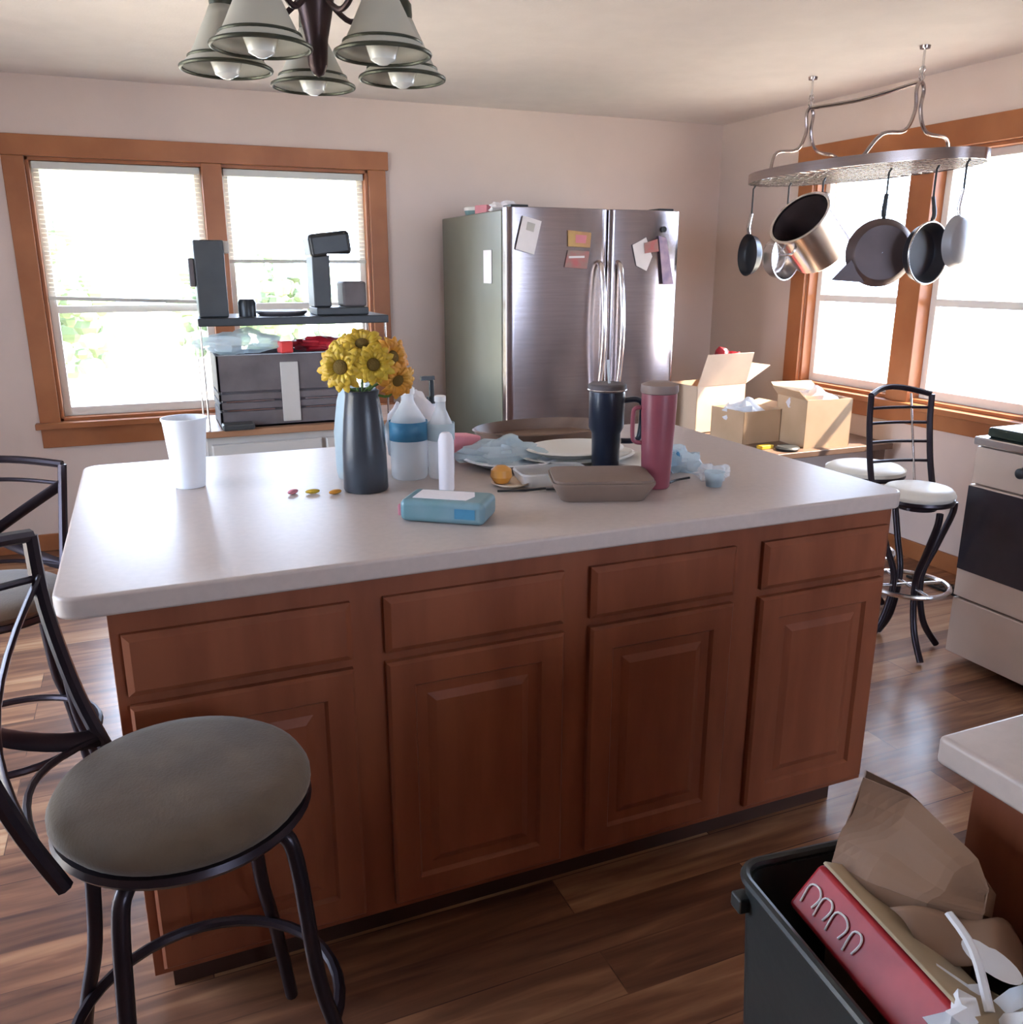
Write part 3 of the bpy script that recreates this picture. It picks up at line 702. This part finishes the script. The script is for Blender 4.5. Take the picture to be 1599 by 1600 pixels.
# red snack box lying along the left wall
rb = thing('snack_package', 'red and cream snack package lying inside the bin along its left rim', 'package', (.655, .505, .765), 0)
rb.rotation_euler = (math.radians(2), 0, math.radians(-6))
MB().prism([(0,0),(-.038,-.048),(.022,-.100),(.058,-.022)], -.155, .160).build('carton', 'redwrap', rb, bevel=.006)
MB().prism([(.001,.0015),(.058,-.0205),(.060,-.018),(.004,.004)], -.150, .156).build('cream_side', 'cream_paper', rb, bevel=.001)
fa = lambda t_, y_: (-.038*t_-.0012, y_, -.048*t_+.001)
for k, (ya, ln_) in enumerate(((.146,.018),(.122,.014),(.100,.020),(.070,.012))):
    MB().tube([fa(.78, ya), fa(.42, ya+.003), fa(.34, ya-ln_*.5), fa(.46, ya-ln_), fa(.70, ya-ln_*.9)], .0013, 6, smooth=4).build('printed_stroke', 'paper', rb)
o = thing('white_plastic_film', 'crumpled white plastic strips lying on the rubbish in the bin', 'plastic film', (.680, .44, .60))
crumple((0,0,.09), .055, 21, (1.0,.9,1.3), amp=.6).build('film', 'foam', o)
MB().tube([(.0,0,.16),(.02,.04,.19),(.03,.08,.20)], .0025, 6, smooth=4, flat=2.0).tube([(-.01,-.02,.13),(.02,-.07,.12),(.05,-.10,.11)], .003, 6, smooth=4, flat=2.5).build('strip', 'foam', o)
o = thing('crumpled_paper', 'grey crumpled paper at the right edge of the rubbish', 'paper', (.745, .42, .62)); crumple((0,0,.08), .05, 23, (.8,1.2,1.1), amp=.4).build('paper', 'cream_paper', o)
tag(MB().lathe([(.001,0),(.012,.001),(.018,.004)], 24, sx=1, sy=1.8).build('can_lid', 'foam'), 'small oval white lid on the brown paper in the bin', 'lid', None, (.722, .475, .77))
o = thing('brown_paper', 'crumpled brown paper filling the middle of the bin', 'paper', (.715, .47, .45)); crumple((0,0,.16), .085, 25, (.75,1.3,1.25), amp=.25).build('paper', 'kraft', o)
o = thing('dark_bag_liner', 'dark navy bag bulging at the right side of the bin', 'bag', (.772, .60, .55)); crumple((0,0,.10), .05, 26, (.5,1.0,1.2), amp=.2).build('film', 'navycloth', o)
tag(crumple((0,0,.02), .028, 27, (1,1,.6)).build('red_wrapper', 'redwrap'), 'scrap of red wrapper at the bottom edge of the bin', 'wrapper', None, (.70, .375, .70))

# ------------------------------------------------------------------ chandelier
CHX, CHY = .365, 1.824
ch = thing('chandelier', 'five-light dark metal chandelier with frosted bell shades over the island', 'chandelier', (CHX, CHY, 0))
MB().lathe([(.001,1.795),(.010,1.80),(.018,1.815),(.021,1.86),(.030,1.90),(.036,1.93),(.038,2.0),(.022,2.03),(.012,2.06),(.008,2.08)], 28).build('column', 'bronze', ch)
MB().tube([(0,0,2.06),(0,0,2.29)], .006, 8).build('rod', 'bronze', ch)
MB().lathe([(.062,2.319),(.060,2.30),(.03,2.285),(.008,2.28)], 28).build('ceiling_canopy', 'bronze', ch)
def shade_angle(k): return math.atan2(2.008-CHY, .389-CHX)+k*2*PI/5
for k in range(5):
    a = shade_angle(k); ca, sa = math.cos(a), math.sin(a); R0 = .178
    P = lambda r, z: (r*ca, r*sa, z)
    MB().tube([P(.02,1.935), P(.07,1.90), P(.11,1.93), P(.13,2.01), P(.155,2.04), P(.178,2.015), P(.178,1.935)], .0055, 8, smooth=6).build('arm', 'bronze', ch)
    c = (R0*ca, R0*sa, 0)
    MB().lathe([(.015,1.955),(.022,1.945),(.023,1.925),(.021,1.908)], 24, c=c).build('socket_cap', 'olive', ch)
    s = MB().lathe([(.022,1.918),(.029,1.902),(.041,1.878),(.054,1.851),(.066,1.828),(.083,1.812)], 32, c=c, cap0=False, cap1=False).build('glass_shade', 'shade', ch, solid=.003)
    MB().ring((c[0],c[1],1.811), .084, .0038, 40).build('shade_ring', 'olive', s)
    MB().ring((c[0],c[1],1.829), .068, .0032, 40).build('shade_ring', 'olive', s)
    MB().lathe([(.012,1.915),(.014,1.885),(.026,1.85),(.030,1.825),(.022,1.802),(.008,1.794),(.001,1.793)], 20, c=c).build('bulb', 'bulb', s)

# ------------------------------------------------------------------ pot rack
PX, PY, PZ, PL, PW = 3.08, 3.30, 1.855, .67, .29
pr = thing('pot_rack', 'oval metal hanging pot rack below the ceiling before the right window', 'pot rack', (PX, PY, 0))
ov = lambda t, s=1.0: (PW*s*math.cos(t), PL*s*math.sin(t))
b = MB(); n = 64; vs = []; fs = []
for i in range(n):
    x, y = ov(2*PI*i/n); x2, y2 = ov(2*PI*i/n, .985); vs += [(x,y,PZ),(x,y,PZ+.042),(x2,y2,PZ+.042),(x2,y2,PZ)]
for i in range(n):
    j = (i+1) % n
    for k in range(4): fs.append((i*4+k, i*4+(k+1) % 4, j*4+(k+1) % 4, j*4+k))
b._add(vs, fs); b.build('oval_band', 'brushed', pr)
g = MB()
for k in range(-9, 10):
    y = k*.065; x = PW*math.sqrt(max(0, 1-(y/PL)**2))-.004
    g.tube([(-x,y,PZ+.006),(x,y,PZ+.006)], .0028, 6)
for k in range(-5, 6):
    x = k*.042; y = PL*math.sqrt(max(0, 1-(x/PW)**2))-.004
    g.tube([(x,-y,PZ+.001),(x,y,PZ+.001)], .0028, 6)
g.build('wire_grid', 'chrome', pr)
for s in (-1, 1):
    yy = s*.33
    MB().tube([(-.235,yy*.9,PZ+.04),(-.18,yy,PZ+.12),(-.06,yy,PZ+.14),(-.015,yy,PZ+.22),(-.02,yy,PZ+.30),(.0,yy,PZ+.33),(.02,yy,PZ+.30),(.015,yy,PZ+.22),(.06,yy,PZ+.14),(.18,yy,PZ+.12),(.235,yy*.9,PZ+.04)], .008, 8, smooth=5).build('support_scroll', 'brushed', pr)
    MB().tube([(0,yy,PZ+.325),(0,yy,ZC-.012)], .005, 8).ring((0,yy,PZ+.35), .014, .003, 16, rot=(PI/2,0,0)).ring((0,yy,PZ+.375), .014, .003, 16, rot=(0,PI/2,0)).build('chain', 'chrome', pr)
    MB().lathe([(.020,ZC-.012),(.022,ZC-.001)], 20, c=(0,yy,0)).build('ceiling_hook', 'brushed', pr)
MB().tube([(0,-.33,PZ+.33),(0,0,PZ+.315),(0,.33,PZ+.33)], .009, 8, smooth=6, flat=1.0).build('ridge_bar', 'brushed', pr)

CD = Vector((-math.sin(.72), -math.cos(.72), -.05))    # roughly towards the room
def hook(par, p, top=PZ-.002):
    p = Vector(p); MB().tube([(p.x, p.y, p.z), (p.x, p.y, top-.02), (p.x+.012, p.y, top), (p.x+.02, p.y, top-.012)], .0045, 6, smooth=4).build('hook', 'charcoal', par)
def cookware(name, label, cat, loc, R, depth, face, m, handle=None, stub=False, rim=None, inner=None, spout=False, hang=.16):
    """open vessel; face = direction the OPEN side looks (unit vector, world); loc = centre of base-opening axis"""
    t = thing(name, label, cat, loc, 0, 'pans hanging from the pot rack')
    q = Vector(face).normalized().to_track_quat('Z', 'Y').to_euler()
    b = MB().lathe([(.001,-depth/2), (R*.86,-depth/2), (R*.94,-depth/2+.012), (R, depth/2), (R+.006, depth/2+.001), (R+.004, depth/2+.005), (R-.004, depth/2), (R*.90,-depth/2+.016), (R*.82,-depth/2+.005), (.001,-depth/2+.005)], 48, rot=q, cap0=False, cap1=False)
    v = b.build('vessel', m, t)
    return t, v, q
AWAY = Vector((.62, .62, .15)).normalized()
# tilted stock pot
# open mouth looks up-left, towards the camera
t = thing('stock_pot', 'big steel stock pot hanging tilted from the left of the pot rack', 'pot', (2.98, 3.435, 1.60), 0, 'pans hanging from the pot rack')
Rt = Vector((math.cos(YAW), -math.sin(YAW), 0)); Up = Vector((0,0,1)); Fw = Vector((math.sin(YAW), math.cos(YAW), 0))
ax = (-Rt*.66+Up*.62-Fw*.42).normalized(); q = ax.to_track_quat('Z', 'Y').to_euler()
MB().lathe([(.001,-.125),(.130,-.125),(.142,-.113),(.142,.108),(.150,.110),(.150,.115),(.137,.115),(.136,-.112),(.001,-.116)], 56, rot=q, cap0=False, cap1=False).build('pot_body', 'chrome', t)
MB().lathe([(.001,-.110),(.134,-.110),(.1345,.105)], 56, rot=q, cap0=False, cap1=False).build('pot_lining', 'panouter', t)
E3 = q.to_matrix()
hs = [E3 @ Vector(p) for p in ((.128,-.035,.06),(.158,-.035,.06),(.165,0,.06),(.158,.035,.06),(.128,.035,.06))]
side = [E3 @ Vector(p) for p in ((-.035,-.140,.07),(-.035,-.172,.07),(0,-.18,.07),(.035,-.172,.07),(.035,-.140,.07))]
side2 = [E3 @ Vector(p) for p in ((-.035,.140,.07),(-.035,.172,.07),(0,.18,.07),(.035,.172,.07),(.035,.140,.07))]
for sd_ in (side, side2): MB().tube(sd_, .006, 8, smooth=4).build('loop_handle', 'chrome', t)
tp = max((side[2], side2[2]), key=lambda v: v.z)
MB().tube([tp+Vector((0,0,-.004)), Vector((tp.x, tp.y, 1.855-1.60-.02)), Vector((tp.x+.012, tp.y, 1.856-1.60))], .0048, 6).build('hook', 'charcoal', t)
def pan(label, loc, R, depth, face, m, hl, hm='charcoal', group='pans hanging from the pot rack', name='frying_pan', cat='pan', rim=None, spout=None):
    t = thing(name, label, cat, loc, 0, group)
    f = Vector(face).normalized(); q = f.to_track_quat('Z', 'Y').to_euler(); E_ = q.to_matrix()
    MB().lathe([(.001,-depth/2), (R*.80,-depth/2), (R*.90,-depth/2+depth*.25), (R, depth/2), (R+.002, depth/2+.002), (R-.003, depth/2+.001), (R*.87,-depth/2+depth*.3), (R*.78,-depth/2+.005), (.001,-depth/2+.004)], 48, rot=q, cap0=False, cap1=False).build('pan_body', m, t)
    if rim: MB().ring(E_ @ Vector((0,0,depth/2)), R+.001, .004, 48, rot=q).build('rim', rim, t)
    u = (Vector((0,0,1))-f*f.z).normalized()
    p0 = u*R+f*depth*.4; p1 = u*(R+hl*.3)+f*depth*.6; p2 = u*(R+hl)+f*depth*.3
    if hl > 0:
        MB().tube([p0, p1, p2], [.006,.008,.007], 8, smooth=6, flat=1.4).build('handle', hm, t)
        MB().tube([p2-u*.01, Vector((p2.x, p2.y, PZ-loc[2]-.02)), Vector((p2.x+.012, p2.y, PZ-loc[2]-.003))], .0048, 6).build('hook', 'charcoal', t)
    return t, u, f, E_
away = (Fw+Rt*.15).normalized()
t, u, f, E_ = pan('round dark frying pan with spout hanging in the middle of the rack', (3.0, 3.005, 1.508), .142, .045, away, 'panouter', .10)
MB()._add([tuple(-Rt*.125-Up*.03+f*0.0), tuple(-Rt*.060-Up*.125+f*0.0), tuple(-Rt*.205-Up*.115+f*.01), tuple(-Rt*.125-Up*.03+f*.022), tuple(-Rt*.060-Up*.125+f*.022), tuple(-Rt*.200-Up*.113+f*.02)], [(0,1,2),(3,5,4),(0,3,4,1),(1,4,5,2),(2,5,3,0)]).build('spout', 'panouter', t)
t, u, f, E_ = pan('black frying pan with bright rim behind the round dark pan', (3.10, 2.87, 1.505), .125, .05, (Fw-Rt*.55).normalized()*-1, 'panblack', .10, rim='chrome')
pan('small grey pan hanging alone at the right end of the rack', (3.04, 2.645, 1.545), .100, .03, (Fw*.80-Rt*.60).normalized(), 'greypan', .10, hm='chrome', name='small_pan')
pan('narrow dark pan seen edge-on at the far left of the rack', (3.0, 3.90, 1.51), .105, .04, (Rt*.97+Fw*.22).normalized()*-1, 'panblack', .10, hm='chrome', name='skillet')
pan('steel saucepan hanging between the edge-on pan and the stock pot', (3.05, 3.73, 1.50), .115, .075, (Fw*.8-Rt*.6).normalized()*-1, 'chrome', .10, hm='chrome', name='saucepan')

# ------------------------------------------------------------------ things on the island
CT = .915
t = thing('foam_cup', 'white foam cup on the back left of the island countertop', 'cup', (.075, 2.27, CT+.001))
MB().lathe([(.001,0),(.036,0),(.037,.004),(.052,.165),(.055,.169),(.055,.174),(.051,.174),(.049,.166),(.034,.006),(.001,.006)], 40, cap0=False, cap1=False).build('cup_body', 'foam', t)
# vase
t = thing('flower_vase', 'dark blue-grey tapered ceramic vase holding yellow flowers', 'vase', (.475, 2.065, CT+.001))
MB().lathe([(.001,0),(.052,0),(.055,.006),(.053,.10),(.047,.18),(.040,.235),(.042,.245),(.038,.247),(.036,.235),(.043,.18),(.049,.10),(.048,.01),(.001,.008)], 40, cap0=False, cap1=False).build('vase_body', 'vase', t)
# glass jar behind/left of the vase
t = thing('glass_pitcher', 'pale blue translucent pitcher just behind the dark vase', 'pitcher', (.498, 2.21, CT+.001))
MB().lathe([(.001,0),(.060,0),(.064,.02),(.066,.12),(.055,.20),(.045,.235),(.046,.24),(.043,.236),(.053,.20),(.063,.12),(.061,.02),(.001,.006)], 36, cap0=False, cap1=False).build('pitcher_body', 'filmblue', t)
def flower(head, face, R, label, m='petal', layers=2):
    base = Vector((.475, 2.065, CT+.16)); head = Vector(head)
    t = thing('yellow_flower', label, 'flower', base, 0, 'yellow flowers in the vase')
    f = Vector(face).normalized(); q = f.to_track_quat('Z', 'Y').to_euler(); E_ = q.to_matrix(); c = head-base
    rnd = random.Random(int(R*1e5)+int(head.x*1000))
    b = MB()
    for L in range(layers):
        N = 15
        for i in range(N):
            a = 2*PI*(i+.5*L)/N+rnd.uniform(-.08, .08); l = R*(1-.16*L)*rnd.uniform(.9, 1.05); wv = R*.20
            lift = .10*R*(1+L*1.2)
            def pt(r, w_, z):
                return c+E_ @ Vector((r*math.cos(a)-w_*math.sin(a), r*math.sin(a)+w_*math.cos(a), z))
            dr = rnd.uniform(-.12, .18)*R
            vs = [pt(R*.22,-wv*.5,0), pt(R*.22,wv*.5,0), pt(l*.6,-wv,lift), pt(l*.6,wv,lift), pt(l*.6,0,lift*.6), pt(l*.88,-wv*.6,lift*.6-dr*.5), pt(l*.88,wv*.6,lift*.6-dr*.5), pt(l,0,-dr)]
            b._add(vs, [(0,1,4),(0,4,2),(1,3,4),(2,4,5),(4,3,6),(4,6,5),(5,6,7)])
    b.build('petals', m, t, solid=.0012)
    ce = MB().ball((0,0,0), R*.30, 18, 10, (1,1,.45)).build('flower_centre', 'seedc', t)
    ce.location = c+f*R*.04; ce.rotation_euler = q
    MB().tube([Vector((0,0,-.05)), Vector((0,0,.05))+(c*.15), c*.75+Vector((0,0,-.01)), c-f*.008], .0032, 7, smooth=5).build('stem', 'stem', t)
camd = lambda h: (Vector((0,0,1.444))-Vector(h)).normalized()
for h, dv, R, m, lb in (
    ((.420, 2.03, 1.222), (-.55,-.2,.0), .060, 'petal', 'yellow sunflower facing left at the left of the bouquet'),
    ((.490, 2.00, 1.228), (.05,-.3,.1), .052, 'petal', 'yellow sunflower facing the room in the middle of the bouquet'),
    ((.482, 2.07, 1.270), (-.1,.0,.9), .055, 'petal', 'yellow flower standing highest in the bouquet'),
    ((.548, 2.04, 1.240), (.7,.0,.2), .052, 'petalo', 'orange flower at the right of the bouquet'),
    ((.555, 2.03, 1.185), (.5,-.3,-.5), .050, 'petalo', 'drooping orange flower at the lower right of the bouquet'),
    ((.440, 2.11, 1.255), (-.5,.3,.6), .045, 'petal', 'small yellow flower at the back left of the bouquet')):
    flower(h, camd(h)*.9+Vector(dv), R, lb, m)
# fallen petals
for k, (x, y, m, lb) in enumerate(((.345,2.075,'petal','fallen yellow petal left of the vase'), (.395,2.05,'petalo','fallen orange petal close to the vase base'), (.300,2.09,'pinkpale','small pinkish crumb farthest left of the vase'))):
    tag(MB().ball((0,0,.006), .014, 10, 6, (1.3,.7,.4)).build('fallen_petal', m), lb, 'petal', 'petals fallen on the countertop', (x, y, CT), .4*k)
# water jug wrapped with label
def bottle(label, loc, R, H, neck, cap, lab=None, lz=(.4,.6), body='clear', capm='white', name='plastic_bottle'):
    t = thing(name, label, 'bottle', loc, 0)
    MB().lathe([(.001,0),(R*.9,0),(R,.008),(R,H*.62),(R*.92,H*.70),(neck*1.2,H*.88),(neck,H*.92),(neck,H)], 36, cap0=False).build('bottle_body', body, t)
    MB().lathe([(neck*1.15,H*.995),(neck*1.15,H+cap),(neck*.9,H+cap+.002)], 24).build('cap', capm, t)
    if lab: MB().lathe([(R+.0015,H*lz[0]),(R+.0015,H*lz[1])], 36, cap0=False, cap1=False).build('bottle_label', lab, t, solid=.001)
    return t
bottle('clear plastic bottle with a blue label right of the vase', (.612, 2.15, CT+.001), .048, .22, .016, .014, 'blue', (.46,.68), 'film')
bottle('clear bottle with a pale blue band in front of the dark pump', (.690, 2.12, CT+.001), .034, .20, .013, .012, 'filmblue', (.50,.72), 'film')
# pump bottle
t = thing('soap_dispenser', 'white pump bottle with a black stem behind the clear bottles', 'soap dispenser', (.715, 2.27, CT+.001))
MB().lathe([(.001,0),(.032,0),(.034,.01),(.034,.13),(.024,.155),(.013,.165),(.013,.172)], 32, cap0=False).build('bottle_body', 'foam', t)
MB().lathe([(.014,.172),(.014,.19),(.007,.192),(.007,.235)], 20).box(-.03,.008,-.006,.006,.235,.246).build('pump', 'black', t)
# paper towels / tissue heap
o = thing('crumpled_napkin', 'crumpled white napkin heap behind the bottles', 'napkin', (.655, 2.24, CT)); crumple((0,0,.10), .075, 31, (.9,.6,1.35), amp=.2).build('paper', 'tissue', o)
tag(MB().lathe([(.001,0),(.017,0),(.019,.005),(.019,.125),(.015,.14),(.010,.145),(.001,.146)], 24, cap0=False, cap1=False).build('white_tube', 'tissue'), 'slim white tube standing right of the bottles behind the tissue pack', 'tube', None, (.655, 1.975, CT+.001))
# tissue pack
t = thing('tissue_pack', 'soft teal pack of tissues at the front of the island', 'tissue pack', (.582, 1.745, CT+.001), 0)
t.rotation_euler[2] = math.radians(-36)
MB().box(-.095,.095,-.055,.055,0,.050).build('pack_body', 'teal', t, bevel=.014, seg=4)
MB().prism([(-.07,-.035),(.05,-.035),(.06,.0),(.05,.035),(-.07,.035)], .0502, .0512, 'z').build('opening_flap', 'tissue', t)
o = MB().box(.03,.075,-.0560,-.0552,.014,.036).build('printed_patch', 'blue', t, smooth=False)
MB().box(-.102,-.090,-.045,.045,.01,.035).build('end_seal', 'pinkpale', t, bevel=.003)
# wooden oval tray at the back of the island
t = thing('wooden_tray', 'brown wooden oval tray at the back edge of the island', 'tray', (1.14, 2.46, CT+.001), .0)
MB().lathe([(.001,0),(.200,0),(.215,.012),(.227,.045),(.233,.047),(.227,.050),(.209,.016),(.001,.010)], 56, sx=1, sy=.62, cap0=False, cap1=False).build('tray_body', 'darkwood', t)
# pink box
tag(MB().box(-.05,.05,-.035,.035,0,.065, (0,.12,0)).build('pink_carton', 'pinkpale', bevel=.006), 'small pink carton between the bottles and the plates', 'carton', None, (.815, 2.33, CT+.004), .35)
# plates and trays
def plate(label, loc, R, sx=1, sy=1, m='plate', rz=0, name='paper_plate', cat='plate', h=.02):
    return tag(MB().lathe([(.001,.0),(R*.62,.0),(R*.70,.004),(R*.95,h),(R,h+.001),(R*.95,h+.004),(R*.68,.008),(.001,.005)], 44, sx=sx, sy=sy, cap0=False, cap1=False).build(name, m), label, cat, 'plates on the island', loc, rz)
plate('bluish white plate left of the navy tumbler, behind the orange half', (.915, 2.19, CT+.001), .135, 1, 1, 'foam')
plate('white paper plate just behind the navy tumbler', (1.09, 2.14, CT+.024), .13, 1.1, .9)
plate('larger white plate under the plate behind the navy tumbler', (1.11, 2.16, CT+.001), .15, 1.15, .85)
plate('white plate showing between the two tumblers', (1.235, 2.02, CT+.001), .10, 1, 1)
o = thing('plastic_wrap', 'bunched clear plastic wrap on the bluish plate', 'plastic wrap', (.90, 2.21, CT+.012)); crumple((0,0,.022), .085, 33, (1.2,.8,.42), amp=.35).build('film', 'filmblue', o)
o = thing('clear_clamshell', 'clear crumpled plastic container before the white plates', 'container', (.935, 1.96, CT+.001), -.1)
loft(MB(), [(rr(.085,.045,.015), 0), (rr(.095,.055,.018), .03), (rr(.092,.052,.018), .034), (rr(.082,.043,.015), .006)]).build('container_shell', 'film', o)
o = thing('orange_half', 'orange-brown fruit half with peel in front of the bluish plate', 'fruit', (.800, 1.975, CT+.006))
MB().lathe([(.001,0),(.018,.002),(.028,.018),(.026,.036),(.012,.045),(.001,.046)], 24, cap0=False, cap1=False).build('fruit_body', 'egg', o)
MB().lathe([(.001,.001),(.028,-.004),(.050,.006)], 20, c=(.02,-.015,.0), cap0=False, cap1=False).build('peel', 'cardpale', o, solid=.002)
o = thing('black_fork', 'thin black fork lying beside the orange piece', 'fork', (.83, 1.89, CT+.001), -.25)
MB().tube([(-.07,0,.004),(.0,0,.003),(.05,0,.006)], .003, 6).build('fork_handle', 'black', o)
MB().prism([(.05,-.006),(.10,-.009),(.10,.009),(.05,.006)], .003, .006, 'z').build('tines', 'black', o)
# pulp tray
t = thing('pulp_container', 'brown moulded takeaway container in front of the navy tumbler', 'container', (.985, 1.795, CT+.001), math.radians(-24))
t.rotation_euler[2] = math.radians(-20)
loft(MB(), [(rr(.10,.068,.025), 0), (rr(.122,.088,.03), .040), (rr(.122,.088,.03), .046), (rr(.113,.079,.026), .046), (rr(.095,.062,.022), .010)]).build('container_body', 'tan', t)
loft(MB(), [(rr(.118,.084,.028), .0465), (rr(.118,.084,.028), .052), (rr(.088,.056,.022), .058)]).build('lid', 'tan', t)
# navy tumbler
t = thing('travel_tumbler', 'navy blue handled tumbler with clear lid and straw', 'tumbler', (1.105, 1.99, CT+.001), math.radians(-22))
MB().lathe([(.001,0),(.033,0),(.036,.004),(.038,.11),(.046,.125),(.047,.215),(.046,.22),(.001,.22)], 40, cap0=False, cap1=False).build('tumbler_body', 'navy', t)
MB().lathe([(.047,.2205),(.050,.223),(.050,.236),(.046,.240),(.001,.240)], 40, cap0=False, cap1=False).build('lid', 'slate', t)
MB().ring((0,0,.2245), .0495, .0022, 40).build('lid_ring', 'chrome', t)
MB().tube([(.044,0,.195),(.075,0,.198),(.090,0,.190),(.093,0,.17),(.091,0,.12),(.085,0,.095),(.068,0,.088),(.040,0,.088)], .0075, 10, smooth=5, flat=1.3).build('handle', 'navy', t)
MB().tube([(.005,0,.235),(.0,.004,.30)], .0038, 10).build('straw', 'film', t)
# pink tumbler
t = thing('water_bottle', 'tall rose pink insulated bottle with taupe lid', 'bottle', (1.150, 1.81, CT+.001), math.radians(-22))
MB().lathe([(.001,0),(.032,0),(.035,.004),(.039,.10),(.043,.20),(.043,.235),(.001,.236)], 40, cap0=False, cap1=False).build('bottle_body', 'pink', t)
MB().lathe([(.044,.236),(.046,.24),(.045,.256),(.030,.262),(.001,.262)], 36, cap0=False, cap1=False).build('lid', 'taupe', t)
MB().tube([(-.042,0,.20),(-.056,0,.198),(-.062,0,.185),(-.062,0,.13),(-.055,0,.115),(-.038,0,.112)], .0055, 8, smooth=5).build('handle', 'pink', t)
# small plastic pots right of the pink bottle
t = thing('dip_cup', 'small clear plastic cup at the right of the island clutter', 'cup', (1.29, 1.76, CT+.001))
MB().lathe([(.001,0),(.019,0),(.025,.035),(.027,.037),(.024,.037),(.018,.004),(.001,.003)], 28, cap0=False, cap1=False).build('cup_body', 'filmblue', t)
MB().lathe([(.001,.003),(.018,.004),(.021,.018),(.001,.0185)], 28, cap0=False, cap1=False).build('sauce', 'slate', t)
o = thing('blue_wrapper', 'crumpled blue and clear wrapper right of the pink bottle', 'wrapper', (1.30, 1.93, CT+.001)); crumple((0,0,.026), .05, 41, (1.0,.8,.75), amp=.35).build('film', 'filmblue', o)
crumple((-.02,.0,.035), .022, 42, (1,1,1)).build('blue_patch', 'blue', o)
tag(crumple((0,0,.018), .038, 43, (1.2,.7,.55), amp=.35).build('clear_wrapper', 'film'), 'clear crumpled wrapper between the blue wrapper and the small cup', 'wrapper', None, (1.325, 1.82, CT))
tag(MB().tube([(-.04,0,.004),(.0,.01,.003),(.04,.0,.005)], .003, 6, smooth=4).build('black_spoon', 'black'), 'thin black spoon handle beside the pink bottle', 'spoon', None, (1.235, 1.83, CT+.001), .3)
